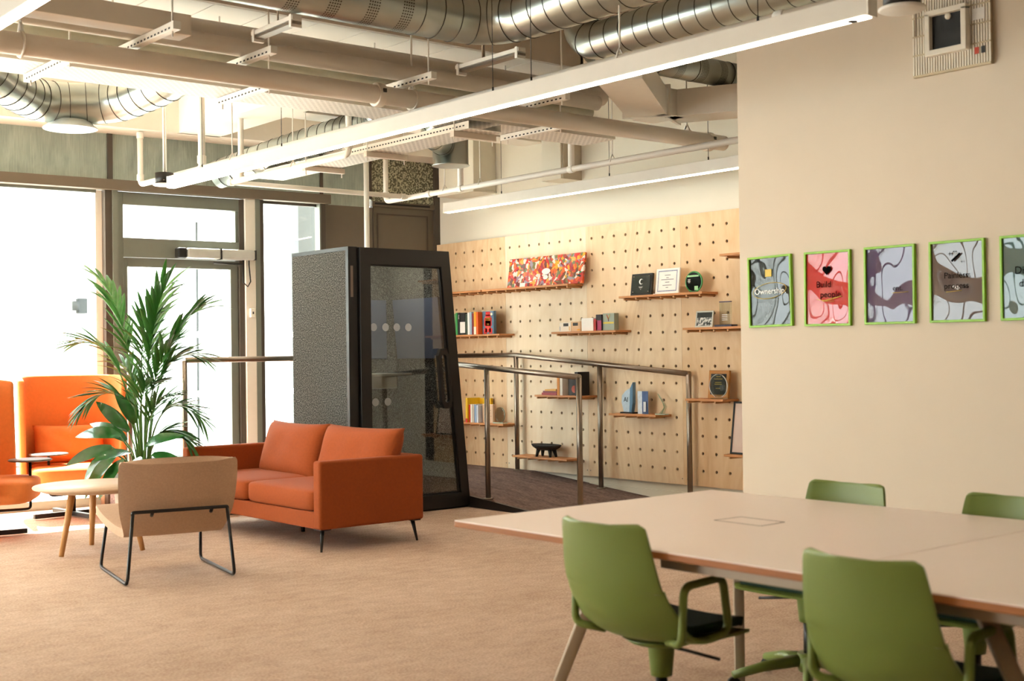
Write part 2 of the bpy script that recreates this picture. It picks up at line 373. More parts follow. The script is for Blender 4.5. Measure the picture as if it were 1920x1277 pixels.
# the glazed door with its transom
dr = struct(bpy.data.objects.new('door_1', None), 'grey framed glass door with a transom light'); COL.objects.link(dr)
for a, b, z0, z1, m_ in ((3.53, 3.588, .17, 2.92, GREYFR), (2.305, 2.36, .17, 2.92, DKFR), (2.36, 3.53, 2.80, 2.92, GREYFR), (2.36, 3.53, 2.31, 2.49, GREYFR)):
    WB(a, b, -.09, .02, z0, z1).build('door_frame', m_, dr, bev=.003)
WB(2.36, 2.39, -.09, .0, 2.49, 2.80).build('door_frame', GREYFR, dr)
WB(2.39, 3.53, -.056, -.05, 2.49, 2.80).build('pane', GLASS, dr)
lf = WB(3.48, 3.53, -.07, -.015, .18, 2.305).build('door_leaf', GREYFR, dr)
for a, b, z0, z1, m_ in ((2.365, 2.44, .18, 2.305, GREYFR), (2.305, 2.365, .18, 2.25, BLACKP), (2.44, 3.48, 2.22, 2.305, GREYFR), (2.44, 3.48, .18, .30, GREYFR)):
    WB(a, b, -.07, -.012, z0, z1).build('leaf_rail', m_, lf)
WB(2.44, 3.48, -.046, -.04, .30, 2.22).build('pane', GLASS, lf)
wdots(dr, 2.46, 3.46, 1.58); wdots(dr, 2.46, 3.46, 1.0)
cl = thing('door_closer', 'silver door closer with black ends and arm above the glass door', 'door closer', WM @ Vector((2.64+.047, .02, 2.36)), 177)
SIL = M('silver_casing', '#cfd0ca', .35, .4)
B(-.41, -.05, -.005, .10, -.05, .05).build('casing', SIL, cl, bev=.02).location.x = 0
B(-.05, .30, -.005, .10, -.05, .05).build('casing', SIL, cl, bev=.02)
B(.30, .39, -.005, .10, -.05, .05).build('end_cap', BLACKP, cl, bev=.015); B(-.42, -.41, -.005, .1, -.048, .048).build('end_cap', BLACKP, cl)
B(-.055, -.04, -.006, .102, -.052, .052).build('seam', BLACKP, cl)
MB().tube([(-.30, .05, -.05), (-.30, .05, -.09), (.02, .06, -.085)], .012, 8).build('arm', BLACKM, cl)
MB().tube([(-.36, .05, -.05), (-.36, .05, -.10), (-.37, .06, -.26), (-.34, .06, -.31), (-.29, .06, -.27), (-.30, .05, -.09)], .007, 6).build('cable', BLACKP, cl)
ds = thing('door_sensor', 'small white sensor box on the white column by the door', 'sensor', WM @ Vector((2.25+.047, .05, 1.79)), 177)
B(-.025, .025, .0, .04, -.045, .045).build('casing', WHITE, ds, bev=.006); B(-.006, .006, .04, .043, -.012, .012).build('lens', BLACKP, ds)
# left wall with its own tall windows (outside the picture, it feeds the daylight and the reflections)
struct(B(-4.6, -4.5, -3.0, 7.0, 0, 3.9).build('wall_left', DIMW))
wl = struct(B(-4.6, -4.5, 7.0, 12.1, 3.0, 3.9).build('wall_left', WALLP)); struct(B(-4.6, -4.5, 7.0, 12.1, 0, .25).build('wall_left', WALLP))
for i in range(4):
    y = 7.0+1.62*i
    o = struct(B(-4.6, -4.5, y, y+.12, .25, 3.0).build('window_%d' % (8+i), GREYFR))
    if i < 3: B(-4.56, -4.555, y+.12, y+1.62, .25, 3.0).build('pane', GLASS, o)
# outside: paving, the pale building opposite with its lamp and column
OUTW = M('pale_render', '#f4f4f0', .8, var=.02, scale=3)
struct(B(-12, 16, 11.9, 30, -.14, -.02).build('ground', M('pale_paving', '#e6e4de', .9, var=.05)))
fc = thing('opposite_building', 'bright white building facade across the courtyard', 'building', (2, 16.6, 0))
B(-14, 14, 0, .4, 0, 5.2).build('facade', OUTW, fc); B(-14, 14, -.5, .4, 3.25, 3.35).build('canopy', M('canopy_edge', '#dcdfdd', .8), fc)
for x in (-5.5, -2.6, .3, 3.2, 6.1): B(x, x+.03, -.012, 0, 0, 3.25).build('panel_seam', M('shadow_gap', '#2e302f', .9), fc)
B(4.75, 5.75, -.02, 0, 0, 2.15).build('far_door', M('pale_door', '#e3e5e2', .8), fc); B(1.15, 1.95, -.02, 0, 0, 2.15).build('far_door', M('pale_door', '#e3e5e2', .8), fc)
wlp = thing('wall_lamp', 'small grey wall lamp on the white building seen through the left window', 'lamp', (6.45, 16.6, 2.05))
GR = M('grey_lamp', '#1c1f1e', .6)
B(-.06, .06, -.10, 0, -.10, .10).build('housing', GR, wlp, bev=.01); MB().tube([(-.08, -.06, -.06), (-.08, -.06, .06)], .05, 14).build('spot', GR, wlp)
tag(B(7.40, 7.62, 12.6, 12.82, 0, 4.2).build('column', M('grey_stone_column', '#55595a', .8, var=.1, scale=60)), 'grey stone column outside the narrow window beside the booth', 'column')

# ------------------------------------------------------------------ pegboard panels with drilled holes
S = .1525
def row_z(r): return 1.221+(8-r)*S
def hole_y(k): return 11.031-k*S
def peg_panel(k0, k1, i):
    m = MB(); x0, x1 = 8.425, 8.443; zt, zb = 2.558, .172; rad = .0145
    yl, yr = hole_y(k0-.5)-.0008, hole_y(k1+.5)+.0008
    if k0 == -1: yl = 11.375
    zs = [row_z(0)+S/2, row_z(14)-S/2]
    for (a, b, c, d) in ((yl, yr, zs[0], zt), (yl, yr, zb, zs[1])):
        m.add([(x0, a, c), (x0, b, c), (x0, b, d), (x0, a, d)], [(0, 1, 2, 3)])
    if k0 == -1: m.add([(x0, yl, zs[1]), (x0, hole_y(-1.5)-.0008, zs[1]), (x0, hole_y(-1.5)-.0008, zs[0]), (x0, yl, zs[0])], [(0, 1, 2, 3)])
    for k in range(k0, k1+1):
        for r in range(15):
            cy, cz = hole_y(k), row_z(r); h = S/2
            ya = yl if (k == k0 and k0 != -1) else cy+h; yb = yr if k == k1 else cy-h
            out = [(x0, yb, cz), (x0, yb, cz+h), (x0, cy, cz+h), (x0, ya, cz+h), (x0, ya, cz), (x0, ya, cz-h), (x0, cy, cz-h), (x0, yb, cz-h)]
            inn = [(x0, cy-rad*math.cos(math.pi/4*j), cz+rad*math.sin(math.pi/4*j)) for j in range(8)]
            bk = [(x1, p[1], p[2]) for p in inn]
            m.add(out+inn+bk, [(j, (j+1) % 8, 8+(j+1) % 8, 8+j) for j in range(8)]+[(8+j, 8+(j+1) % 8, 16+(j+1) % 8, 16+j) for j in range(8)])
    m.add([(x0, yl, zb), (x0, yl, zt), (x1, yl, zt), (x1, yl, zb), (x0, yr, zb), (x0, yr, zt), (x1, yr, zt), (x1, yr, zb)],
          [(0, 1, 2, 3), (7, 6, 5, 4), (1, 5, 6, 2), (0, 3, 7, 4)])
    lo, hi = [('#e0bc90', '#ecd0a8'), ('#ead5b4', '#f3e2c6'), ('#e2c298', '#eed3ad'), ('#ddb788', '#e8c79d')][i]
    return m.build('pegboard_panel', ramp_mat('birch_ply_%d' % i, b_ply(lo, hi, i), .5), pegb, weld=True, fixn=False)
pegb = thing('pegboard', 'birch plywood pegboard wall drilled with rows of round holes', 'pegboard', (0, 0, 0))
for i, (a, b) in enumerate(((-1, 5), (6, 13), (14, 21), (22, 29))): peg_panel(a, b, i)
B(8.444, 8.470, 6.35, 11.37, .175, 2.555).build('hole_shade_sheet', M('hole_shade_brown', '#2c1d13', .9), pegb)  # dark sheet whose colour stands in for the shade inside the holes
# screw heads in the corners
SCR = disc(.006, 8).mesh('screw'); 
for k in (5.35, 5.65, 13.35, 13.65, 21.4, 21.8):
    link('screw', SCR, STEEL, pegb, loc=(8.4245, hole_y(k), .225), rot=(0, R(-90), 0))

# ------------------------------------------------------------------ shelves on dowels
DW = MB().tube([(0, .0, 0), (0, .20, 0)], .0095, 8).mesh('dowel')
def shelf(row, k0, k1, label):
    y0, y1 = hole_y(k0), hole_y(k1); z = row_z(row)+.010
    t = thing('wall_shelf', label, 'shelf', (8.425, (y0+y1)/2, z), -90, 'shelves on the pegboard')
    L = abs(y0-y1)/2
    B(-L, L, -.205, -.001, 0, .019).build('board', SHELFW, t, bev=.002)
    for k in range(math.ceil(k0+.1), math.floor(k1-.1)+1):
        link('dowel', DW, DOWEL, t, loc=((y0+y1)/2-hole_y(k), -.185, -.010))
    return z+.019
Z1 = shelf(3, -1.6, 4.45, 'pegboard shelf running behind the booth, left of the colourful canvas')
Z2 = shelf(3, 4.6, 13.2, 'long pegboard shelf holding the colourful collage canvas')
Z3 = shelf(6, -1.6, 6.4, 'pegboard shelf holding the row of upright books')
Z4 = shelf(6, 11.6, 17.4, 'middle pegboard shelf with two cream boxes and small card boxes')
Z5 = shelf(4, 17.7, 24.3, 'pegboard shelf holding a certificate between two awards')
shelf(2, 25.6, 29.4, 'highest pegboard shelf cut off by the beige wall')
Z7 = shelf(6, 22.8, 28.6, 'pegboard shelf with a framed photo and a clear award')
Z8 = shelf(10, 9.9, 14.4, 'pegboard shelf behind the rail holding black and red books')
Z9 = shelf(12, -.6, 6.7, 'low pegboard shelf beside the booth holding yellow and red books')
Z10 = shelf(14, 7.6, 12.9, 'lowest pegboard shelf holding the black bowl')
Z11 = shelf(11, 16.7, 20.6, 'pegboard shelf holding the blue sail shaped award')
Z12 = shelf(10, 22.9, 25.7, 'short pegboard shelf holding a wooden plaque and a round glass')
Z13 = shelf(13, 25.7, 29.2, 'low pegboard shelf by the beige wall holding a black frame')

# ------------------------------------------------------------------ ceiling services
def hang_wires(parent, pts, ztop=3.9):
    for x, y, z in pts: MB().tube([(x, y, z), (x, y, ztop-.004)], .0025, 5).build('wire', BLACKM, parent); MB().tube([(x, y, z), (x, y, z+.03)], .006, 6).build('wire_grip', BLACKM, parent)
def linear_light(label, X, y0, y1, z, wires):
    t = thing('linear_light', label, 'ceiling light', (0, 0, 0), 0, 'linear ceiling lights')
    B(X-.033, X+.033, y0, y1, z+.004, z+.10).build('body', M('lamp_body_white', '#d8cfc2', .5, var=.02), t, bev=.003)
    B(X-.026, X+.026, y0+.02, y1-.02, z-.002, z+.006).build('diffuser', STRIP, t)
    for y in (y0, y1): B(X-.034, X+.034, y-.004, y+.004, z, z+.101).build('end_cap', WHITE, t)
    hang_wires(t, [(X, y, z+.1) for y in wires]); return t
l1 = linear_light('long white linear light crossing the picture from the far window to the upper right', 4.8, 3.27, 10.3, 2.81, (3.9, 5.55, 5.9, 8.4, 9.7))
MB().lathe([(.022, 0), (.022, .004)], 14, (4.8, 3.37, 2.805)).build('sensor', BLACKP, l1)
linear_light('shorter white linear light hanging in front of the pegboard wall', 7.9, 5.3, 10.5, 2.80, (6.95, 8.1, 9.6))
linear_light('white linear light cut off by the upper left corner', 1.86, -1.0, 6.4, 2.81, (0, 3, 5.5))
DISC = M('pendant_diffuser', '#efe9df', .5)
def pendant(label, x, y, z):
    t = thing('pendant_downlight', label, 'ceiling light', (x, y, z), 0, 'round pendant downlights')
    MB().lathe([(.078, .012), (.078, .11), (.02, .112)], 24).build('can', BLACKM, t)
    MB().lathe([(.0, .0), (.09, .0), (.10, .006), (.098, .014), (.078, .016)], 28).build('rim', DISC, t)
    MB().tube([(0, 0, .11), (0, 0, 3.9-z)], .013, 8).build('stem', PIPEW, t)
    for a in (-.02, .02): MB().tube([(-.02+a, -.079, .04), (-.02+a, -.074, .04)], .004, 6).build('screw', STEEL, t)
pendant('round black pendant downlight near the far end of the long light', 4.8, 10.42, 2.845)
pendant('round black pendant downlight at the top edge by the end of the long light', 4.8, 3.12, 2.80)

def frame_on(pts):
    pts = [Vector(p) for p in pts]; out = []; up = None
    for i, p in enumerate(pts):
        d = (pts[min(i+1, len(pts)-1)]-pts[max(i-1, 0)]).normalized()
        out.append((p, d))
    return out
def duct(label, path, r, rings=.13, bands=(), name='spiral_duct', bend=.32, hangers=(), skip=None):
    t = thing(name, label, 'duct', (0, 0, 0), 0, 'galvanised ducts')
    pts = round_path(path, bend, 8)
    MB().tube(pts, r, 32).build('duct_run', DUCT, t)
    seam = bpy.data.meshes.get('seam_%d' % int(r*1000))
    if not seam:
        m = MB(); m.tube([(r*1.012*math.cos(2*math.pi*k/28), r*1.012*math.sin(2*math.pi*k/28), 0) for k in range(28)], 0.0028, 5, closed=True); seam = m.mesh('seam_%d' % int(r*1000))
    acc = 0; nxt = rings*.6
    for a, b in zip(pts[:-1], pts[1:]):
        seg = (b-a).length
        while nxt <= acc+seg and seg > 1e-6:
            p = a+(b-a)*((nxt-acc)/seg)
            if not (skip and skip(p)): link('seam', seam, DUCTD, t, loc=p, rot=(b-a).to_track_quat('Z', 'Y').to_euler())
            nxt += rings
        acc += seg
    for (p0, d) in bands:                                     # perforated bands: rows of small dark punched squares
        m = MB(); d = Vector(d).normalized(); p0 = Vector(p0); q = d.to_track_quat('Z', 'Y')
        for c in range(5):
            for k in range(56):
                if 0 <= k:
                    a = 2*math.pi*k/56; rr = r*1.003
                    vs = []
                    for (da, dz) in ((-.03, -.0045), (.03, -.0045), (.03, .0045), (-.03, .0045)):
                        vs.append(p0+q @ Vector((rr*math.cos(a+da), rr*math.sin(a+da), (c-2)*.016+dz)))
                    m.add(vs, [(0, 1, 2, 3)])
        m.build('perforation_band', DUCTD, t)['kind'] = 'stuff'
    for (x, y, z) in hangers:
        MB().tube([(x, y, z), (x, y, 3.89)], .005, 6).build('hanger_rod', STEEL, t)
        MB().tube([(x, y, z-.02), (x, y, z+.03)], .012, 6).build('clamp', BLACKM, t)
    return t
duct('large spiral duct with perforated bands turning at the top edge', [(-1.0, 6.16, 3.40), (5.02, 6.16, 3.40), (5.02, 3.3, 3.40)], .15, .14,
     [((x, 6.16, 3.40), (1, 0, 0)) for x in (3.55, 3.80, 4.05, 4.28)], bend=.34, hangers=((5.02, 5.2, 3.55),), skip=lambda p: p.x < 4.38)
duct('spiral duct with a domed end beside the beige wall', [(5.63, 6.02, 3.9), (5.63, 6.02, 3.33), (5.63, 3.0, 3.33)], .118, .125, bend=.2, hangers=((5.63, 5.25, 3.45), (5.63, 4.6, 3.45)))
duct('perforated duct in the gap above the rectangular duct', [(6.3, 6.62, 3.52), (8.46, 6.62, 3.52)], .10, .4, [((x, 6.62, 3.52), (1, 0, 0)) for x in (7.15, 7.4, 7.62, 7.85)])
duct('S shaped spiral duct curving below the tray at the far left', [(2.3, 8.55, 3.62), (2.9, 9.1, 3.34), (3.45, 9.62, 3.28), (3.95, 9.45, 3.30), (4.15, 8.75, 3.42), (4.2, 8.2, 3.6)], .155, .13, bend=.3, hangers=((3.8, 9.52, 3.44),))
bm_ = thing('duct_outlet', 'pale round outlet ring under the S shaped duct', 'duct', (3.66, 9.58, 3.10), 0)
MB().lathe([(.15, .06), (.17, .03), (.20, .008), (.20, 0), (.185, 0), (.15, .03), (.0, .03)], 32).build('ring', M('pale_zinc', '#dfe3de', .4, .3), bm_)
d5 = duct('bent spiral duct behind the long light near the middle', [(5.50, 10.80, 3.04), (5.80, 10.2, 3.20), (6.02, 9.5, 3.30), (5.95, 8.75, 3.30), (5.40, 8.05, 3.30)], .13, .12, bend=.3)
duct('short galvanised elbow duct beside the white bulkhead', [(6.35, 8.2, 3.45), (6.40, 8.75, 3.22), (6.86, 9.14, 3.22)], .10, .3, bend=.25)
cn = thing('duct_outlet', 'galvanised cylinder outlet hanging in front of the cream wall', 'duct', (6.99, 9.21, 3.05), 0)
MB().lathe([(.165, .0), (.17, .004), (.17, .008), (.162, .012), (.162, .30), (.03, .31)], 36).build('drum', DUCT, cn)
MB().tube([(0, 0, .29), (0, 0, .85)], .09, 20).build('neck', DUCT, cn)
MB().lathe([(.150, .003), (.150, .006)], 28).build('opening', DUCTD, cn)

def pipe(name, label, path, r, mat=PIPEW, bend=.06, fittings=(), hangers=(), group='painted pipes', cat='pipe'):
    t = thing(name, label, cat, (0, 0, 0), 0, group)
    MB().tube(round_path(path, bend, 6), r, 18).build('pipe_run', mat, t)
    for p, d in fittings:
        p, d = Vector(p), Vector(d).normalized(); MB().tube([p-d*r*1.1, p+d*r*1.1], r*1.28, 18).build('coupling', mat, t, bev=.003)
    for x, y, z in hangers:
        MB().tube([(x, y, z+r*2.4), (x, y, 3.89)], .006, 6).build('hanger_rod', mat, t)
        MB().tube([(x-r*1.1, y, z), (x-r*.7, y, z+r*1.3), (x, y, z+r*2.4), (x+r*.7, y, z+r*1.3), (x+r*1.1, y, z)], .006, 6).build('hanger_clip', mat, t)
    return t
bp = pipe('main_pipe', 'thick cream pipe spanning the ceiling below the white soffit', [(-2.0, 7.0, 3.06), (8.1, 6.96, 3.06)], .062, PIPE)
for x in (4.71, 7.93):
    MB().tube([(x-.03, 6.98, 3.06), (x+.03, 6.98, 3.06)], .078, 22).build('coupling', PIPE, bp, bev=.006)
    B(x-.012, x+.012, 6.895, 6.905, 3.065, 3.09).build('coupling_bolt', DUCTD, bp)
for x in (4.98, 7.68, 2.4):
    MB().tube([(x, 6.98, 3.17), (x, 6.98, 3.89)], .007, 6).build('hanger_rod', PIPEW, bp)
    MB().tube([(x, 6.98+.068*math.cos(a), 3.06+.068*math.sin(a)) for a in [2*math.pi*k/20 for k in range(20)]], .009, 5, closed=True).build('hanger_loop', PIPE, bp)
    MB().tube([(x, 6.95, 3.12), (x, 6.98, 3.18), (x, 7.01, 3.12)], .010, 6).build('hanger_clip', PIPEW, bp)
pipe('insulated_pipe', 'upper insulated cream pipe just under the tiled soffit', [(-2, 7.16, 3.33), (6.88, 7.12, 3.33)], .075, PIPE)
pipe('insulated_pipe', 'lower insulated cream pipe beside the thick main pipe', [(-2, 7.03, 3.235), (6.7, 6.99, 3.235)], .055, PIPE)
pipe('insulated_pipe', 'thin grey green pipe behind the thick main pipe', [(-2, 7.29, 3.222), (6.88, 7.26, 3.222)], .045, M('grey_green_pipe', '#b8b7a2', .5))
trk = thing('cable_trunking', 'square cream cable trunking ending above the far left', 'trunking', (0, 0, 0))
B(-2, 3.26, 6.70, 6.86, 3.178, 3.295).build('trunk', PIPE, trk, bev=.003)
def strut(label, x, y0, y1, z, ztop=3.9, slot=True, w=.045, drop=True):
    t = thing('support_strut', label, 'bracket', (x, 0, z), 0, 'slotted support struts')
    B(-w/2, w/2, y0, y1, 0, .045).build('channel', PIPEW, t, bev=.002)
    if slot:
        m = MB(); n = int((y1-y0-.06)/.045)
        for i in range(n):
            y = y0+.04+i*.045; m.add([(-w/2-.0008, y, .008), (-w/2-.0008, y+.022, .008), (-w/2-.0008, y+.022, .018), (-w/2-.0008, y, .018)], [(0, 1, 2, 3)])
        m.build('slot_row', BLACKP, t)['kind'] = 'stuff'
    for y in (y0+.06, y1-.06):
        MB().tube([(0, y, -.03 if drop else 0), (0, y, min(ztop-z, .36 if y > 7 else 9))], .006, 6).build('threaded_rod', PIPEW, t)
    return t
for nm, x in (('second', 3.74), ('third', 4.90), ('fourth', 6.06)): strut('slotted strut above the thick cream pipe, %s from the left' % nm, x, 6.62, 7.36, 3.130)
strut('slotted strut above the thick cream pipe, at the end of the square trunking', 3.05, 6.44, 7.36, 3.130)
for nm, x in (('leftmost', 2.69), ('middle', 3.94), ('rightmost', 6.37)): strut('%s slotted strut holding up the perforated tray' % nm, x, 6.98, 7.72, 3.015)
tr = thing('cable_tray', 'white perforated cable tray crossing the ceiling behind the thick pipe', 'cable tray', (0, 0, 3.065))
B(-2, 7.25, 7.36, 7.74, 0, .004).build('tray_base', M_slot, tr)
for y in (7.36, 7.74): B(-2, 7.25, y-.002, y+.002, 0, .05).build('tray_side', WHITE, tr)
tr2 = thing('cable_tray', 'narrow white cable tray running beside the long light to the window', 'cable tray', (5.86, 0, 2.99))
B(-.15, .15, 7.3, 10.5, 0, .004).build('tray_base', M_slot, tr2)
for x in (-.15, .15): B(x-.002, x+.002, 7.3, 10.5, 0, .055).build('tray_side', WHITE, tr2)
m = MB()
for i in range(78): m.add([(-.1526, 7.35+i*.04, .022), (-.1526, 7.372+i*.04, .022), (-.1526, 7.372+i*.04, .032), (-.1526, 7.35+i*.04, .032)], [(0, 1, 2, 3)])
m.build('slot_row', BLACKP, tr2)['kind'] = 'stuff'
for y in (7.45, 8.6, 9.55):
    B(-.19, .21, y-.022, y+.022, -.045, -.002).build('cross_channel', PIPE, tr2)
    for x in (-.17, .19): MB().tube([(x, y, -.08), (x, y, .07 if y < 7.5 else .46)], .005, 6).build('threaded_rod', PIPEW, tr2)
# hanging unistrut lengths below the ducts
for lab, x, y0, y1, n in (('short steel channel hung below the perforated duct', 3.62, 6.15, 6.62, 0), ('short steel channel with a spring hung under the duct elbow', 5.10, 5.98, 6.62, 1)):
    t = thing('hung_channel', lab, 'bracket', (x, 0, 3.19), 0, 'slotted support struts')
    B(-.03, .03, y0, y1, .02, .045).build('channel', PIPEW, t, bev=.002); B(-.028, .028, y0, y1, -.002, .012).build('lower_channel', STEEL, t)
    for y in (y0+.02, y1-.03): B(-.034, .034, y-.012, y+.012, -.02, .05).build('clamp', PIPEW, t)
    MB().tube([(0, 6.36, .04), (0, 6.36, .70)], .012 if n else .006, 6).build('hanger_rod', STEEL, t)
# tiled soffit
rf = thing('soffit_raft', 'cream ceiling raft of square white tiles above the pipes', 'ceiling raft', (0, 0, 3.5))
B(-2, 6.62, 7.06, 7.09, 0, .375).build('raft_side', CEIL, rf); B(-2, 6.62, 7.58, 7.61, 0, .375).build('raft_side', CEIL, rf); B(6.6, 6.63, 7.06, 7.61, 0, .375).build('raft_side', CEIL, rf)
tm = B(.004, .358, .004, .484, 0, .012).mesh('soffit_tile'); tm.materials.append(TILE)
for i in range(23): link('soffit_tile', tm, TILE, rf, loc=(-1.86+i*.364+.01, 7.092, 0))
B(-2, 6.6, 7.09, 7.58, .008, .03).build('raft_core', CEIL, rf)
# white thin pipes
pipe('sprinkler_pipe', 'white sprinkler pipe running just behind the long light', [(4.97, 11.3, 3.44), (4.97, 11.3, 2.965), (4.97, 2.0, 2.965)], .026,
     fittings=(((4.97, 11.3, 3.42), (0, 0, 1)), ((4.97, 11.3, 3.03), (0, 0, 1)), ((4.97, 10.05, 2.965), (0, 1, 0)), ((4.97, 3.9, 2.965), (0, 1, 0))), hangers=((4.97, 10.75, 2.965), (4.97, 9.5, 2.965), (4.97, 5.0, 2.965)))
pipe('sprinkler_pipe', 'white drop pipe joining the sprinkler line near the window', [(4.97, 10.05, 3.9), (4.97, 10.05, 2.965)], .030, fittings=(((4.97, 10.05, 3.04), (0, 0, 1)),))
pipe('sprinkler_pipe', 'white pipe from the elbow beside the perforated narrow tray', [(5.42, 8.45, 3.5), (5.42, 8.45, 2.92), (5.42, 10.35, 2.92)], .024, fittings=(((5.42, 8.45, 2.99), (0, 0, 1)),), hangers=((5.42, 9.3, 2.92),))
pipe('sprinkler_pipe', 'white pipe running sideways above the dark panels', [(5.42, 10.41, 2.92), (7.35, 10.41, 2.92)], .024, fittings=(((5.43, 10.41, 2.92), (1, 0, 0)), ((7.3, 10.41, 2.92), (1, 0, 0))))
pipe('sprinkler_pipe', 'white vertical drop pipe passing behind the long light', [(5.42, 10.2, 3.9), (5.42, 10.2, 2.92)], .026)
pipe('sprinkler_pipe', 'white pipe with an elbow running above the shelf wall light', [(7.40, 10.85, 3.45), (7.40, 10.85, 2.92), (7.40, 5.3, 2.92)], .026,
     fittings=(((7.40, 10.85, 2.99), (0, 0, 1)), ((7.40, 9.6, 2.92), (0, 1, 0)), ((7.4, 8.05, 2.92), (0, 1, 0)), ((7.4, 10.1, 2.92), (0, 1, 0))), hangers=((7.40, 9.85, 2.92), (7.40, 9.3, 2.92), (7.40, 7.55, 2.92)))
pipe('sprinkler_pipe', 'white drop pipe in front of the galvanised cylinder', [(7.40, 9.6, 3.9), (7.40, 9.6, 2.92)], .028)
pipe('sprinkler_pipe', 'white drop pipe beside the bulkhead column', [(7.40, 8.05, 3.9), (7.40, 8.05, 2.92)], .028)
pipe('service_pole', 'white vertical service pipe rising behind the booth', [(6.80, 10.30, .172), (6.80, 10.30, 3.46)], .025, cat='pole', group=None)
# rectangular duct with an angled turn
rd = thing('rectangular_duct', 'white rectangular duct with an angled turn beside the beige wall', 'duct', (0, 0, 0))
def rduct(p, q, w, z0, z1, name):
    p, q = Vector(p), Vector(q); d = (q-p).normalized(); n = Vector((-d.y, d.x))*w/2
    m = MB(); vs = [(*(a+s*n), z) for z in (z0, z1) for a, s in ((p, 1), (p, -1), (q, -1), (q, 1))]
    m.add(vs, [(3, 2, 1, 0), (4, 5, 6, 7), (0, 1, 5, 4), (1, 2, 6, 5), (2, 3, 7, 6), (3, 0, 4, 7)]); return m.build(name, WHITE, rd, bev=.003, fixn=True)
rduct((6.10, 6.15), (7.25, 7.0), .32, 3.19, 3.40, 'duct_section'); rduct((7.25, 7.0), (7.50, 7.0), .34, 3.19, 3.40, 'duct_corner'); rduct((7.50, 7.0), (8.0, 6.0), .32, 3.19, 3.40, 'duct_section')
for x, y, a in ((7.22, 6.98, 36), (7.52, 6.98, -63)): B(-.012, .012, -.19, .19, 3.18, 3.43).xf(Matrix.Translation((x, y, 0)) @ Matrix.Rotation(R(a), 4, 'Z')).build('flange', WHITE, rd)
# white casings on the shelf wall
t = thing('bulkhead_box', 'white boxed casing high on the cream wall in the corner', 'casing', (8.47, 10.68, 3.05), 0)
B(-.30, 0, -.30, .30, 0, .84).build('casing', CREAM, t, bev=.006); B(-.31, 0, -.31, .31, -.02, .0).build('bottom_trim', CREAM, t)
t = thing('bulkhead_box', 'square white column casing high above the pegboard', 'casing', (8.47, 9.22, 3.02), 0)
B(-.26, 0, -.14, .14, 0, .9).build('casing', CREAM, t, bev=.006); B(-.24, .0, -.152, -.14, .0, .87).build('shade_strip', M('shaded_cream', '#c9bda8', .7), t)  # the strip is a darker cream, painting shade on the casing's side
# perforated panel high on the right wall
mp_ = thing('access_panel', 'white perforated panel with a square opening high on the beige wall', 'access panel', (6.1, 3.66, 3.02), -90)
ML = M('mesh_panel_white', '#efe6d6', .6)
m = MB()
for i in range(30):
    x = -.22+i*.0152
    for z0, z1 in ((-.21, -.1), (-.1, .0), (.0, .10), (.10, .2)):
        if -.12 < x < .11 and z0 > -.15 and z1 < .15: continue
        m.box(x, x+.008, -.035, -.028, z0+.006, z1-.004)
m.build('slat_field', ML, mp_)['kind'] = 'stuff'
B(-.225, .225, -.028, -.004, -.215, .40).build('back_sheet', M('mesh_backing', '#c9b899', .8), mp_)  # back sheet in a beige close to the wall colour
for a in ((-.125, -.095, -.10, .10), (.085, .115, -.10, .10), (-.125, .115, -.125, -.095), (-.125, .115, .085, .115)): B(a[0], a[1], -.075, -.02, a[2], a[3]).build('box_rim', ML, mp_, bev=.004)
B(-.095, .085, -.045, -.03, -.095, .085).build('dark_opening', BLACKP, mp_); MB().superell((0, -.05, .07), (.018, .012, .018), 1, 1, 10, 6).build('clip', WHITE, mp_)
B(.13, .20, -.037, -.035, .02, .08).build('paper_label', M('paper', '#e6e2da', .8), mp_)
B(.14, .165, -.037, -.035, -.155, -.12).build('red_mark', M('red_print', '#b84632', .7), mp_); B(.178, .20, -.037, -.035, -.155, -.12).build('black_mark', BLACKP, mp_)
for x in (-.19, .09): MB().tube([(x, -.05, .0), (x, -.05, .60)], .004, 6).build('hanger_wire', STEEL, mp_)

# ------------------------------------------------------------------ handrails on the ramp
def rail(name, label, runs, posts, r=.024):
    t = thing(name, label, 'handrail', (0, 0, 0), 0, 'steel handrails')
    MB().tube(round_path(runs, .03, 4), r, 16).build('top_rail', STEEL, t)
    for x, y, z0, z1 in posts:
        MB().tube([(x, y, z0), (x, y, z1)], r*.98, 16).build('post', STEEL, t); MB().lathe([(.045, 0), (.045, .006), (.03, .010)], 18, (x, y, z0)).build('base_plate', STEEL, t)
    return t
def ramp_z(y): return max(0, min(.172, (y-7.84)/12))
rail('handrail', 'steel handrail fixed along the pegboard side of the ramp', [(8.35, 10.9, 1.335), (8.35, 9.95, 1.335), (8.35, 7.60, 1.155)],
     [(8.35, y, ramp_z(y), z) for y, z in ((9.95, 1.33), (8.73, 1.235), (7.61, 1.155))])
rail('handrail', 'nearer steel handrail on the room side of the ramp by the booth', [(7.045, 9.55, 1.285), (7.045, 8.80, 1.232), (7.045, 7.60, 1.155)],
     [(7.045, y, ramp_z(y), z) for y, z in ((8.80, 1.225), (7.61, 1.15))])
rail('handrail', 'horizontal handrail between the booth and the palm in front of the door', [(4.80, 10.07, 1.335), (6.72, 10.07, 1.335)], [(4.80, 10.07, .172, 1.33), (6.70, 10.07, .172, 1.33)])
rail('handrail', 'short handrail post standing at the door landing behind the palm', [(4.775, 11.14, 1.285), (4.775, 11.42, 1.285)], [(4.775, 11.14, .172, 1.28)])

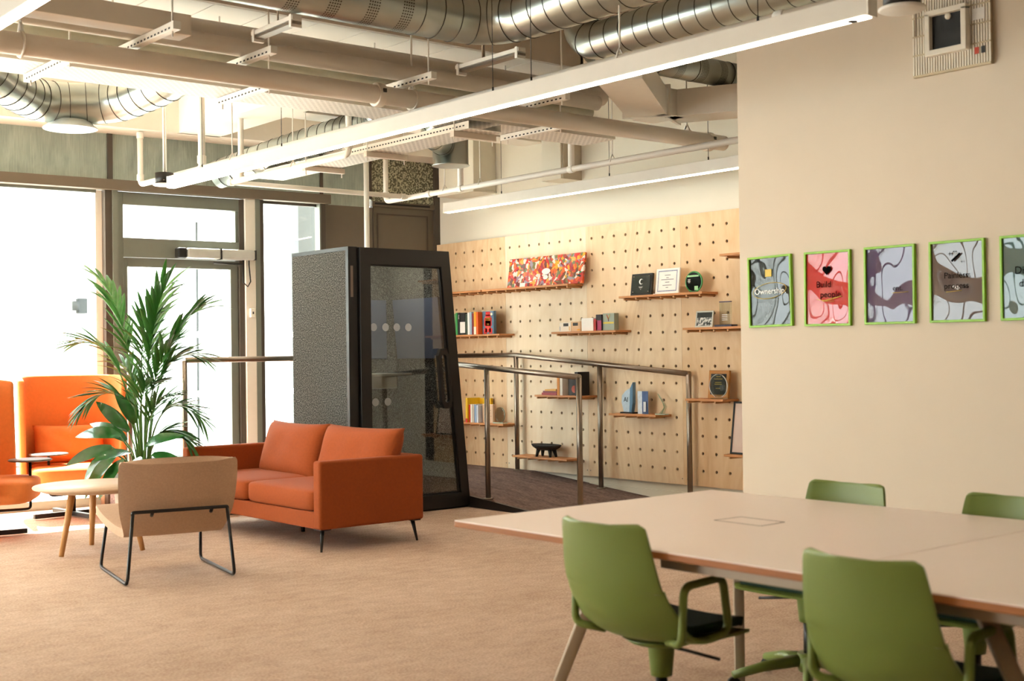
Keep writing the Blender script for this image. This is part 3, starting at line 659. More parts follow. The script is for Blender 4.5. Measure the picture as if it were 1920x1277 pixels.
# ------------------------------------------------------------------ phone booth
bt = thing('phone_booth', 'freestanding grey felt phone booth with black framed glass door', 'phone booth', (5.75, 9.0, 0))
W0, W1, HH, D0, D1 = 1.03, 1.235, 2.24, .035, .91
B(0, .05, D0, D1, .02, HH-.012).build('side_panel', M_felt, bt, bev=.006)
MB().prism([(W1-.05, .02), (W0-.05, HH-.012), (W0, HH-.012), (W1, .02)], D0, D1, 'y').build('side_panel', M_felt, bt, fixn=True)
MB().prism([(0.0, HH-.012), (W0, HH-.012), (W0, HH+.02), (0, HH+.02)], D0, D1, 'y').build('roof', FRAME, bt, fixn=True)
MB().prism([(.05, .02), (.05, HH-.012), (W0-.05, HH-.012), (W1-.05, .02)], D1-.05, D1, 'y').build('back_panel', M_felt, bt, fixn=True)
B(0, W1, 0, D1, 0, .05).build('plinth', FRAME, bt, bev=.004); B(.05, W1-.07, .04, D1-.05, .05, .06).build('booth_carpet', M('booth_floor_grey', '#8b9590', .9, bump=.2), bt)
# front: slotted jamb on the left, then the door
jb = B(0, .09, -.005, .04, 0, HH+.02).build('front_jamb', FRAME, bt, bev=.004)
B(.022, .045, -.008, -.004, 1.84, 2.10).build('light_slot', M('pale_slot', '#7c6a5e', .4), jb)
def quadframe(outer, inner, y0, y1):
    m = MB(); vs = [(p[0], y, p[1]) for y in (y0, y1) for p in outer+inner]
    fs = []
    for i in range(4):
        j = (i+1) % 4; fs += [(i, j, 4+j, 4+i), (8+i, 12+i, 12+j, 8+j), (i, 8+i, 8+j, j), (4+i, 4+j, 12+j, 12+i)]
    return m.add(vs, fs)
O_ = [(.10, 0.02), (W1-.004, 0.02), (W0-.004, HH+.015), (.10, HH+.015)]; I_ = [(.205, .135), (W1-.105, .135), (W0-.09, 2.115), (.205, 2.115)]
df = quadframe(O_, I_, -.03, .035).build('door_frame', FRAME, bt, bev=.003, fixn=True)
q2 = [(.215, .147), (W1-.117, .147), (W0-.101, 2.103), (.215, 2.103)]
quadframe(I_, q2, -.012, .02).build('glazing_bead', BLACKP, df, fixn=True)
MB().prism(q2, .0, .006, 'y').build('glass', BGLASS, df, fixn=True)
def slotplate(x0, x1, z0, z1, t, y0, y1, n=8):
    m = MB(); o = []; i_ = []; cx = (x0+x1)/2; ro = (x1-x0)/2; ri = ro-t
    for k in range(n+1):
        a = math.pi*k/n; i_.append((cx+ri*math.cos(a), z1-ro-.02+ri*math.sin(a)))
    for k in range(n+1):
        a = math.pi+math.pi*k/n; i_.append((cx+ri*math.cos(a), z0+ro+.02+ri*math.sin(a)))
    for p in i_:
        ox = max(x0, min(x1, cx+(p[0]-cx)*3)); oz = z1 if p[1] > z1-ro-.02+ri*.75 else (z0 if p[1] < z0+ro+.02-ri*.75 else p[1]); o.append((ox, oz))
    N_ = len(i_); vs = [(p[0], y, p[1]) for y in (y0, y1) for p in o+i_]
    fs = []
    for k in range(N_):
        j = (k+1) % N_; fs += [(k, j, N_+j, N_+k), (2*N_+k, 3*N_+k, 3*N_+j, 2*N_+j), (k, 2*N_+k, 2*N_+j, j), (N_+k, N_+j, 3*N_+j, 3*N_+k)]
    return m.add(vs, fs)
sh = slotplate(-.058, .058, -.26, .26, .030, -.05, -.012).xf(Matrix.Rotation(R(-5), 4, 'Y'))
o = sh.build('door_handle', BLACKP, df, fixn=True); o.location = (.945, -.018, 1.145)
DM2 = disc(.034).mesh('glass_dot'); DM2.materials.append(frosted('booth_dot', .35))
for x in (.245, .365, .48, .60): link('glass_dot', DM2, None, df, loc=(x, -.003, 1.59), rot=(R(90), 0, 0))
for x in (.255, .38): link('glass_dot', DM2, None, df, loc=(x, -.003, .96), rot=(R(90), 0, 0))
B(.05, .95, D1-.075, D1-.05, 1.32, 1.86).build('blue_panel', M('slate_blue_panel', '#4c5468', .7, var=.06), bt, bev=.006)
MB().prism([(1.040, 1.32), (1.062, 1.32), (1.013, 1.86), (.991, 1.86)], .10, .80, 'y').build('blue_panel', M('slate_blue_panel', '#4c5468', .7, var=.06), bt, fixn=True)
dk = MB().prism([(.05, .45), (.05, .86), (1.06, .86), (1.06, .60), (.55, .45)], 1.165, 1.19, 'z').build('desk', M('white_desk', '#ddd8cf', .4), bt, bev=.004)
B(.50, .95, .68, .70, 1.05, 1.165).build('desk_bracket', M('white_bracket', '#d8d5cc', .4), bt, bev=.006)
B(.55, .62, D1-.056, D1-.05, 1.24, 1.31).build('socket', WHITE, bt); B(.42, .46, D1-.058, D1-.05, 1.22, 1.40).build('socket', WHITE, bt)
B(.05, .30, D1-.054, D1-.048, 1.9, 2.12).build('lit_opening', M('warm_inner_wall', '#b59a84', .7), bt); B(.30, .34, D1-.07, D1-.048, .2, 2.12).build('inner_mullion', FRAME, bt)
B(.05, .30, D1-.054, D1-.048, .2, 1.3).build('lit_opening', M('warm_inner_wall', '#b59a84', .7), bt)
MB().lathe([(.035, 0), (.035, .006)], 16, (.55, .45, HH-.024)).build('booth_lamp', emis('booth_led', (1, .95, .85), 320), bt)
st = thing('bar_stool', 'small grey stool standing inside the phone booth', 'stool', (6.06, 9.42, .06))
MB().lathe([(.0, .70), (.14, .70), (.15, .72), (.14, .75), (0, .76)], 20).build('seat', M('grey_seat', '#777a76', .6), st)
for a in (45, 135, 225, 315): MB().tube([(.09*math.cos(R(a)), .09*math.sin(R(a)), .71), (.16*math.cos(R(a)), .16*math.sin(R(a)), 0)], .011, 8).build('leg', STEEL, st)
MB().tube([(.135*math.cos(2*math.pi*k/20), .135*math.sin(2*math.pi*k/20), .26) for k in range(20)], .008, 6, closed=True).build('foot_ring', STEEL, st)

# ------------------------------------------------------------------ sofa
sf = thing('sofa', 'burnt orange two seat sofa on thin black legs beside the booth', 'sofa', (5.05, 8.665, 0), -90)
HX, HY = 1.06, .44
B(-HX+.09, HX-.09, -HY+.012, HY-.02, .157, .275).build('seat_base', ORANGE, sf, bev=.012, seg=3)
for s in (-1, 1): B(min(s*HX, s*(HX-.095)), max(s*HX, s*(HX-.095)), -HY, HY, .157, .63).build('armrest', ORANGE, sf, bev=.022, seg=4)
B(-HX+.09, HX-.09, HY-.12, HY, .157, .63).build('backrest', ORANGE, sf, bev=.022, seg=4)
for s in (-1, 1): MB().superell((s*.483, -.075, .352), (.482, .375, .082), .28, .16, 40, 16).build('seat_cushion', ORANGE, sf)
def pillow(w, h, T, nu=22, nv=16, seed=0, wr=.012, e=4):
    rnd = random.Random(seed); ph = [rnd.uniform(0, 6) for _ in range(4)]
    m = MB()
    for sd in (1, -1):
        def f(u, v, sd=sd):
            a, b = u*2-1, v*2-1
            t = T*max(0, 1-abs(a)**e)**.55*max(0, 1-abs(b)**e)**.55
            t += wr*math.sin(9*a+ph[0]+3*b)*math.sin(5*b+ph[1])*(1-a*a)*(1-b*b)
            pin = 1-.05*(1-abs(b)**2)*abs(a)**3; pv = 1-.07*(1-abs(a)**2)*abs(b)**3
            p = (a*w/2*pin, -sd*t/2 if sd > 0 else t/2, b*h/2*pv)
            return p
        if sd > 0: m.grid(f, nu, nv)
        else: m.grid(lambda u, v: f(1-u, v), nu, nv)
    return m
for i, x in enumerate((-.41, .54)):
    o = pillow(.95 if i == 0 else .98, .47, .22, seed=i+3).build('back_cushion', ORANGE, sf, weld=True, fixn=True)
    o.location = (x, .215, .60); o.rotation_euler = (R(-17), 0, R(2 if i else -2))
for sx in (-1, 1):
    for sy in (-1, 1):
        x, y = sx*(HX-.07), sy*(HY-.06)
        MB().tube([(x, y, .16), (x+sx*.025, y+sy*.025, 0)], [.017, .008], 10).build('leg', BLACKM, sf)
        B(x-.05, x+.05, y-.04, y+.04, .150, .158).build('leg_plate', BLACKM, sf)
MB().tube([(0, .05, .16), (0, .05, 0)], [.02, .015], 10).build('centre_leg', BLACKM, sf)

# ------------------------------------------------------------------ curved shells
def catmull(P, n):
    out = []
    for i in range(len(P)-1):
        p0 = P[max(i-1, 0)]; p1 = P[i]; p2 = P[i+1]; p3 = P[min(i+2, len(P)-1)]
        for k in range(n):
            t = k/n; out.append(tuple(.5*((2*b)+(-a+c)*t+(2*a-5*b+4*c-d)*t*t+(-a+3*b-3*c+d)*t**3) for a, b, c, d in zip(p0, p1, p2, p3)))
    out.append(tuple(P[-1])); return out
def shell(prof, nseg, width, curve, nu=14, corner=None):
    """prof: (y, z, halfwidth, side_lift) points from back top to seat front"""
    P = catmull(prof, nseg); m = MB(); n = len(P)-1
    def f(u, v):
        i = min(n, int(round(v*n))); y, z, hw, cv = P[i]; a = u*2-1
        return (a*hw, y-cv*a*a*curve, z+width*cv*a*a*(.12 if z > .6 else 1))
    return m.grid(f, nu, n)
# lounge chair seen from behind
lc = thing('lounge_chair', 'tan upholstered lounge chair seen from behind on a black sled frame', 'lounge chair', (3.50, 7.63, 0), 180-11)
prof = [(.375, .735, .335, .5), (.368, .715, .354, .5), (.345, .58, .354, .5), (.310, .44, .342, .5), (.265, .345, .315, .45), (.19, .295, .30, .3), (.05, .305, .325, .2), (-.15, .345, .35, .15), (-.36, .385, .355, .1), (-.40, .385, .335, .1)]
P_ = shell(prof, 4, 0, .09, 16); P_.build('seat_shell', TAN, lc, solid=.055, soff=0, bev=.018, seg=3)
fr_ = []
for s in (-1, 1):
    MB().tube(round_path([(s*.285, .372, .435), (s*.325, .385, .014), (s*.325, -.40, .014), (s*.30, -.30, .335)], .05, 6), .0105, 10).build('sled_leg', BLACKM, lc)
MB().tube(round_path([(-.287, .372, .425), (-.287, .372, .437), (.287, .372, .437), (.287, .372, .425)], .012, 3), .0105, 10).build('cross_bar', BLACKM, lc)
for x in (-.19, .17): MB().tube([(x, .372, .43), (x, .35, .41)], .011, 8).build('mounting_peg', BLACKM, lc)
# coffee table
ct = thing('coffee_table', 'round pale wood coffee table on three splayed oak legs', 'coffee table', (3.556, 8.857, 0))
MB().lathe([(.0, .43), (.37, .43), (.435, .452), (.44, .462), (.435, .470), (0, .470)], 48).build('table_top', OAKT, ct)
for a in (197, 77, -42):
    c, s = math.cos(R(a)), math.sin(R(a)); MB().tube([(.22*c, .22*s, .43), (.315*c, .315*s, 0)], [.026, .017], 14).build('leg', OAK, ct)

# ------------------------------------------------------------------ high back chairs
def highback(label, loc, rz, tab):
    t = thing('high_back_chair', label, 'armchair', loc, rz, 'orange high back swivel chairs')
    plan = catmull([(-.40, -.20), (-.40, .02), (-.36, .22), (-.22, .33), (0, .36), (.22, .33), (.36, .22), (.40, .02), (.40, -.20)], 5); n = len(plan)-1
    def f(u, v):
        i = int(round(u*n)); x, y = plan[i]; e = abs(u*2-1); bot = .30+.05*(e > .8)
        k = 1+.04*v; return (x*k, y*k+.03*v, bot+(1.215-.035*e**6-bot)*v)
    MB().grid(f, n, 12).build('back_shell', BRIGHT, t, solid=.05, soff=0, bev=.018, seg=3)
    MB().superell((0, -.06, .365), (.355, .36, .095), .35, .45, 32, 14).build('seat_cushion', BRIGHT, t)
    o = pillow(.60, .36, .2, seed=11, wr=.035).build('back_cushion', BRIGHT, t, weld=True, fixn=True); o.location = (0, .19, .61); o.rotation_euler = (R(-14), 0, 0)
    MB().tube([(0, 0, .28), (0, 0, .05)], [.03, .03], 12).build('column', BLACKM, t); MB().lathe([(.09, .26), (.11, .285)], 20).build('swivel_plate', BLACKM, t)
    for a in (20, 110, 200, 290):
        c, s = math.cos(R(a)), math.sin(R(a)); MB().prism([(-.022, .012), (.022, .012), (.022, .05), (-.022, .05)], 0, .34, 'y').xf(Matrix.Rotation(R(a), 4, 'Z')).build('base_arm', BLACKM, t, bev=.004)
    x, y, z, ex, ey = tab
    MB().tube(round_path([(0, -.02, .2), (ex, ey, .2), (x, y, .2), (x, y, z)], .05, 5), .011, 10).build('tablet_arm', BLACKM, t)
    MB().lathe([(0, z), (.155, z), (.165, z+.008), (.155, z+.016), (0, z+.016)], 32, (x+.0, y, 0)).build('tablet_top', M('tablet_laminate', '#6e6660', .45), t)
    return t
highback('bright orange high back swivel chair facing the room by the window', (4.16, 10.93, 0), -15, (-.20, -.12, .545, -.1, -.1))
highback('bright orange high back swivel chair cut off by the left edge', (3.14, 10.12, 0), 62, (.12, -.345, .57, .08, -.30))

# ------------------------------------------------------------------ conference table
tb = thing('conference_table', 'large white topped conference table with a plywood edge', 'table', (0, 0, 0))
for y0, y1 in ((2.212, 3.815), (.60, 2.209)):
    o = B(2.89, 4.325, y0, y1, .714, .736).build('table_top', PLYE, tb, bev=.003); B(2.8915, 4.3235, y0+.0015, y1-.0015, .735, .7395).build('laminate', LAM, o)
hm = MB(); q = [(3.555, 3.125), (3.695, 3.118), (3.690, 2.912), (3.550, 2.905)]
for i in range(4):
    a, b = Vector(q[i]), Vector(q[(i+1) % 4]); d = (b-a).normalized(); nn = Vector((-d.y, d.x))*.0035
    hm.add([(*(a-nn), .7402), (*(b-nn), .7402), (*(b+nn), .7402), (*(a+nn), .7402)], [(0, 1, 2, 3)])
hm.build('power_hatch', M('hatch_gap', '#5a4436', .7), tb, fixn=True)
for X in (3.00, 4.12): B(X-.03, X+.03, .9, 2.84, .670, .713).build('support_beam', BEIGEM, tb, bev=.003)
B(3.06, 4.12, 2.50, 2.56, .665, .713).build('cross_beam', BEIGEM, tb); B(3.06, 4.12, 1.72, 1.78, .665, .713).build('cross_beam', BEIGEM, tb)
def leg(p, q, w=.024): MB().tube([p, q], [w*1.3, w*1.15], 4).build('leg', BEIGEM, tb, bev=.004)
leg((3.06, 3.14, .714), (3.05, 3.52, 0)); leg((4.02, 3.41, .714), (4.02, 3.41, 0)); leg((3.06, 1.80, .714), (3.05, 1.42, 0)); leg((4.12, 1.80, .714), (4.13, 1.42, 0)); leg((3.12, 2.55, .70), (3.16, 2.55, .665))

# ------------------------------------------------------------------ green chairs
def make_chair(label, lift):
    t = thing('conference_chair', label, 'chair', (0, 0, 0), 0, 'green conference chairs'); q = lift
    up = lambda P: [(y, z+q, w, c) for y, z, w, c in P]
    prof = [(.305, .822, .155, .6), (.304, .818, .172, .6), (.301, .806, .184, .6), (.288, .735, .196, .6), (.273, .65, .208, .65), (.250, .56, .219, .75), (.222, .50, .229, .9), (.165, .447, .232, .7), (.08, .430, .230, .5), (-.06, .430, .224, .35), (-.18, .433, .212, .2), (-.215, .425, .185, .1)]
    shell(up(prof), 5, .035, .065, 16).build('shell', GREEN, t, solid=.011, soff=0, bev=.003)
    pad = [(.205, .530, .16, .6), (.165, .468, .185, .5), (.09, .447, .192, .4), (-.06, .447, .192, .3), (-.17, .449, .185, .2), (-.205, .442, .165, .1)]
    shell(up(pad), 5, .03, .09, 12).build('seat_pad', GREEND, t, solid=.028, soff=-1, bev=.01)
    for s in (-1, 1):
        x = s*.238
        pts = round_path([(s*.14, .12, .440+q), (x, .165, .452+q), (x+s*.004, .155, .632+q), (x+s*.004, -.03, .640+q), (x, -.062, .465+q), (x-s*.01, .02, .445+q), (s*.14, .03, .432+q)], .035, 6)
        MB().tube(pts, .0135, 10).build('armrest', GREEN, t)
    MB().lathe([(.05, .425+q), (.046, .40+q), (.038, .31+q), (.036, .29+q)], 20).build('column_cover', GREEN, t); MB().tube([(0, 0, .30+q), (0, 0, .10)], .02, 12).build('gas_column', BLACKM, t)
    MB().lathe([(.13, .42+q), (.10, .40+q), (.05, .395+q)], 20).build('seat_mount', GREEN, t)
    MB().tube([(-.03, -.02, .385+q), (-.20, -.06, .365+q)], .006, 8).build('lever', BLACKP, t)
    MB().lathe([(.045, .145), (.05, .10), (.04, .07)], 18).build('hub', GREEN, t)
    for k in range(5):
        a = R(90+72*k); c, s = math.cos(a), math.sin(a)
        o = MB().tube([(.03*c, .03*s, .115), (.18*c, .18*s, .095), (.31*c, .31*s, .062)], [.026, .021, .017], 10).build('base_arm', GREEN, t)
        MB().tube([(.305*c-.012*s, .305*s+.012*c, .028), (.305*c+.012*s, .305*s-.012*c, .028)], .027, 14).build('castor', BLACKP, o)
    return t
spots = [((3.10, 2.965), 91, -.005, 'green conference chair at the near left corner of the white table'),
         ((3.10, 1.99), 90, -.005, 'green conference chair in the foreground seen from behind at the table'),
         ((3.10, 1.25), 88, -.005, 'green conference chair only glimpsed at the lower right corner'),
         ((4.195, 3.20), -90, -.022, 'green conference chair across the table below the black and red posters'),
         ((4.195, 2.47), -90, -.022, 'green conference chair across the table at the right edge')]
proto = {}
for (x, y), rz, lift, lab in spots:
    c = copy_tree(proto[lift]) if lift in proto else proto.setdefault(lift, make_chair(lab, lift))
    c.location = (x, y, 0); c.rotation_euler = (0, 0, R(rz)); c['label'] = lab

# ------------------------------------------------------------------ kentia palm with a leafy underplanting
RV = Vector((.768, -.640, 0)); DV = Vector((.640, .768, 0))      # across the view and along it
pp = thing('potted_palm', 'tall green potted palm with glossy leaves at its foot, behind the tan chair', 'plant', (4.30, 9.78, 0))
MB().lathe([(.15, 0), (.20, .02), (.235, .40), (.235, .43), (.215, .43), (.21, .38), (0, .38)], 32).build('pot', POTM, pp)
MB().lathe([(0, .385), (.208, .385)], 24).build('soil', SOIL, pp)
def leafmesh(L, w, droop, fold=.25, n=8, tipdown=0):
    m = MB(); vs = []
    for i in range(n+1):
        t = i/n; ww = w*math.sin(math.pi*min(1, t*.93+.07))**.75*(1 if t < .98 else .3); x = L*t; z = -droop*L*t*t
        vs += [(x, -ww, z+ww*fold), (x, 0, z), (x, ww, z+ww*fold)]
    fs = []
    for i in range(n): fs += [(i*3, i*3+3, i*3+4, i*3+1), (i*3+1, i*3+4, i*3+5, i*3+2)]
    return m.add(vs, fs, True)
rl = random.Random(5)
LM = [leafmesh(1, .085, d, .3).mesh('leaflet') for d in (.12, .25, .42)]
for me in LM: me.materials.append(LEAF)
def frond(base, ctrl, tip, n, L0, first=.45):
    B0, B1, B2 = Vector(base), Vector(ctrl), Vector(tip)
    P = lambda t: (1-t)**2*B0+2*t*(1-t)*B1+t*t*B2
    T = lambda t: (2*(1-t)*(B1-B0)+2*t*(B2-B1)).normalized()
    pts = [P(i/16) for i in range(17)]
    f = MB().tube(pts, [.010*(1-.8*i/16) for i in range(17)], 6).build('frond', M('palm_stem', '#5c8a3c', .5), pp)
    for k in range(n):
        t = first+(1-first)*(k+.5)/n; p = P(t); d = T(t)
        side = d.cross(Vector((0, 0, 1)));
        side = side.normalized() if side.length > .05 else RV.copy()
        for s in (-1, 1):
            w = (d*rl.uniform(.75, 1.05)+side*s*rl.uniform(.55, .85)+Vector((0, 0, rl.uniform(-.15, .25)))).normalized()
            L = L0*(.55+.6*math.sin(math.pi*(.25+.6*(k+.5)/n)))*rl.uniform(.85, 1.1)
            o = link('leaflet', LM[rl.randrange(3)], LEAF, f, loc=p)
            up = Vector((0, 0, 1)); y = up.cross(w).normalized(); z = w.cross(y)
            o.rotation_euler = Matrix((w, y, z)).transposed().to_euler(); o.scale = (L, L*.6, L)
def at(l, d, z): return RV*l+DV*d+Vector((0, 0, z))
for l1, z1, l2, z2, d, n, L in ((-.10, 1.70, -.33, 1.98, .06, 9, .30), (.02, 1.60, .20, 1.92, -.03, 9, .36), (.10, 1.60, .48, 1.76, .05, 10, .30), (-.10, 1.62, -.52, 1.47, -.05, 10, .28),
                               (.05, 1.50, .42, 1.36, .10, 10, .28), (-.05, 1.35, -.42, .98, -.12, 10, .26), (.10, 1.20, .46, .88, -.04, 10, .26), (.04, 1.0, .38, .62, .12, 8, .24), (.03, 1.25, .02, 1.45, .10, 8, .26), (-.03, 1.10, .10, 1.15, -.16, 8, .24),
                               (.06, 1.30, .30, 1.50, -.12, 9, .26), (-.06, 1.25, -.20, 1.30, .14, 8, .24), (.02, 1.0, .25, 1.05, -.14, 8, .24), (-.02, 1.45, .06, 1.68, -.08, 9, .28)):
    frond(at(l2*.05, d*.2, .40), at(l1, d*.7, z1), at(l2, d, z2), n+3, L*1.1)
BL = [leafmesh(1, .16, d, .22, 10).mesh('broad_leaf') for d in (.25, .55)]
for me in BL: me.materials.append(LEAFD)
for i, (l, d, z, az, el, L) in enumerate(((-.08, -.12, .78, 200, 48, .34), (-.14, -.14, .74, 182, 18, .38), (-.20, -.16, .66, 205, -12, .36), (-.16, -.18, .60, 225, -30, .36), (-.05, -.20, .62, 245, 5, .34), (.06, -.14, .66, 320, 30, .32),
                                           (-.06, .02, .86, 150, 68, .30), (.10, .04, .72, 15, 15, .32), (-.02, -.16, .84, 235, 60, .30), (-.22, -.10, .62, 190, -28, .34), (.12, -.16, .60, 335, -8, .30), (-.12, -.06, .70, 175, 40, .36), (.02, -.20, .58, 280, -15, .30), (-.10, -.20, .56, 215, -40, .32))):
    a, e = R(az), R(el); w = RV*math.cos(a)*math.cos(e)+DV*math.sin(a)*math.cos(e)+Vector((0, 0, math.sin(e)))
    nv = (-DV*.75+Vector((0, 0, .66))+RV*.15*((i % 3)-1)); zz = (nv-w*nv.dot(w)).normalized(); y = zz.cross(w); p = at(l, d, z)
    MB().tube([at(l*.2, d*.2, .39), at(l*.6, d*.6, .39+(z-.39)*.7), p], .006, 5).build('leaf_stalk', M('palm_stem', '#5c8a3c', .5), pp)
    o = link('broad_leaf', BL[i % 2], LEAFD, pp, loc=p); o.rotation_euler = Matrix((w, y, zz)).transposed().to_euler(); o.scale = (L, L, L)

# ------------------------------------------------------------------ posters
def b_print(col):
    def f(nt, tc):
        n_ = noise(nt, tc.outputs['Object'], 3, 2); return mixc(nt, .04, mixc(nt, .0, col, col), ramp(nt, n_, [(.3, '#000000'), (.7, '#ffffff')])), None
    return f
def gloss(name, col):
    """printed sheet under a buckled glossy acrylic sheet"""
    m = ramp_mat(name, b_print(col), .5, Coat_Weight=1.0, Coat_Roughness=.005, Coat_IOR=1.45, Specular_IOR_Level=0.0)
    nt = m.node_tree; p = nt.nodes['Principled BSDF']; tc = [n for n in nt.nodes if n.type == 'TEX_COORD'][0]
    a = noise(nt, tc.outputs['Object'], 3.6, 0, (1, 1, .6), .3)
    b = nt.nodes.new('ShaderNodeBump'); b.inputs['Strength'].default_value = .9; b.inputs['Distance'].default_value = .05
    nt.links.new(a, b.inputs['Height']); nt.links.new(b.outputs[0], p.inputs['Coat Normal']); return m
POSTERS = [(4.885, 1.706, .325, .425, '#121412', 'poster_black', 'glossy black poster reading Ownership in a lime green frame'),
           (4.472, 1.704, .318, .430, '#c02722', 'poster_red', 'glossy red poster with a black heart in a lime green frame'),
           (4.062, 1.704, .320, .430, '#4c3658', 'poster_purple', 'glossy purple poster in a lime green frame'),
           (3.655, 1.704, .320, .430, '#5c4a44', 'poster_mauve', 'glossy brown mauve poster with a wand symbol in a lime green frame'),
           (3.250, 1.704, .320, .430, '#46605e', 'poster_teal', 'glossy grey teal poster cut off by the right edge in a lime green frame')]
YEL = M('yellow_print', '#d9b93f', .5); INK = M('black_print', '#0a0b0a', .8, spec=0); WHT = M('white_print', '#efeee8', .5)
PR = []
for i, (y, z, w, h, col, nm, lab) in enumerate(POSTERS):
    t = thing('framed_poster', lab, 'poster', (6.1, y, z), -90, 'posters in lime green frames'); PR.append(t)
    f = .013
    quadframe([(-w/2, -h/2), (w/2, -h/2), (w/2, h/2), (-w/2, h/2)], [(-w/2+f, -h/2+f), (w/2-f, -h/2+f), (w/2-f, h/2-f), (-w/2+f, h/2-f)], -.022, -.001).build('frame', LIME, t, bev=.002, fixn=True)
    ph = i*1.7
    def sheet(u, v, w=w-2*f, h=h-2*f, ph=ph):
        a, b = u*2-1, v*2-1; e = (1-a*a)*(1-b*b)
        return (a*w/2, -.011-.003*e*(math.sin(2.2*a+ph)+.8*math.sin(3.1*b+ph*2+a)+.5*math.cos(5*a*b+ph)), b*h/2)
    MB().grid(sheet, 28, 34).build('glossy_print', gloss(nm, col), t)
    t.rotation_euler.y = R((-.9, .5, .2, .1, 0)[i])
def swash(parent, pts, r=.0014, mat=YEL): MB().tube(round_path(pts, .02, 5), r, 6).build('brush_stroke', mat, parent)
YP = -.0195
text('Ownership.', .050, WHT, PR[0], (0.005, YP, .0))
swash(PR[0], [(.125*math.cos(R(a)), YP, .004+.046*math.sin(R(a))+.010*math.cos(R(a))) for a in range(-60, 320, 15)], .0016)
sq = B(-.024, .024, YP-.0006, YP, -.020, .024); sq.build('yellow_tag', YEL, PR[0]).location = (-.005, 0, .108)
def heart(s): return [(s*.0625*16*math.sin(t)**3/16*1.0, s*.0625*(13*math.cos(t)-5*math.cos(2*t)-2*math.cos(3*t)-math.cos(4*t))/16) for t in [2*math.pi*k/28 for k in range(28)]]
MB().prism(heart(.48), YP-.0006, YP, 'y').build('heart_symbol', INK, PR[1], fixn=True).location = (.0, 0, .105)
text('Build', .052, INK, PR[1], (-.022, YP, .022), align='CENTER'); text('people.', .052, INK, PR[1], (.03, YP, -.036), align='CENTER')
swash(PR[1], [(-.07, YP, -.062), (.0, YP, -.070), (.11, YP, -.045), (-.04, YP, -.072), (.05, YP, -.074)], .0013)
text('ent.', .042, INK, PR[2], (.055, YP, -.02)); swash(PR[2], [(.02, YP, -.045), (.12, YP, -.042)], .0012)
MB().prism([(-.03, -.006), (-.022, -.014), (.028, .026), (.02, .034)], YP-.0006, YP, 'y').build('wand_symbol', INK, PR[3], fixn=True).location = (.0, 0, .115)
for x, z, s in ((-.035, .145, .012), (-.012, .155, .007), (.034, .100, .008)):
    MB().prism([(s*(1 if k % 2 == 0 else .3)*math.cos(math.pi*k/4), s*(1 if k % 2 == 0 else .3)*math.sin(math.pi*k/4)) for k in range(8)], YP-.0006, YP, 'y').build('spark_symbol', INK, PR[3], fixn=True).location = (x, 0, z)
text('Painless', .046, INK, PR[3], (.0, YP, .03)); text('process', .046, INK, PR[3], (.0, YP, -.025)); swash(PR[3], [(-.06, YP, -.055), (.03, YP, -.05)], .0012)
text('Di', .055, INK, PR[4], (-.055, YP, .035)); text('d', .055, INK, PR[4], (-.045, YP, -.03))

# ------------------------------------------------------------------ things on the pegboard shelves
FX = 8.425
def onshelf(name, label, cat, y, z, d=.12, group=None, tilt=0, rz=-90):
    t = thing(name, label, cat, (FX-d, y, z), rz, group)
    if tilt: t.rotation_euler = (R(tilt), 0, R(rz))
    return t
PAPER = M('book_pages', '#efe6d3', .8, var=.05, scale=80)
def book(label, y, z, w, h, col, d=.12, depth=.15, group='books on the shelves', spine=None, lean=0, band=None, face=False, txt=None):
    """upright book, spine (or cover when face) towards the room"""
    t = onshelf('book', label, 'book', y, z, d, group)
    c = M('book_cover_'+col[1:], col, .55, var=.05)
    dp = depth
    B(-w/2, w/2, -dp/2, dp/2, 0, h).build('cover', c, t, bev=.0015)
    B(-w/2+.002, w/2-.002, -dp/2+.004, dp/2+.001, h-.002, h+.0012).build('pages', PAPER, t)
    if band: B(-w/2-.0006, w/2+.0006, -dp/2-.0008, -dp/2+.002, band[0], band[1]).build('spine_label', M('book_band_'+band[2][1:], band[2], .6), t)
    if txt: text(txt[0], txt[1], M('book_ink_'+txt[2][1:], txt[2], .6), t, (txt[3], -dp/2-.001, txt[4]), rot=(R(90), R(txt[5]) if len(txt) > 5 else 0, 0))
    if lean: t.rotation_euler = (0, R(lean), R(-90))
    return t
def lines(parent, y, rows, mat, x=0, h=.0035):
    for z, w in rows: B(x-w/2, x+w/2, y-.0006, y, z, z+h).build('engraved_line', mat, parent)
# the collage canvas
cv = onshelf('canvas_print', 'wide colourful collage canvas leaning on the long shelf', 'picture', 9.475, Z2, .10, tilt=-9)
B(-.56, .56, -.012, .012, 0, .30).build('canvas', M_comic, cv, bev=.002)
for x, z, a, b in ((.02, .145, .062, .030), (.02, .085, .036, .022)):
    m = MB(); m.add([(x+a*math.cos(2*math.pi*k/28), -.0135, z+b*math.sin(2*math.pi*k/28)) for k in range(28)], [tuple(range(28))]); m.build('speech_bubble', WHT, cv, fixn=True)
B(-.36, -.28, -.0135, -.012, .0, .045).build('caption_box', WHT, cv)
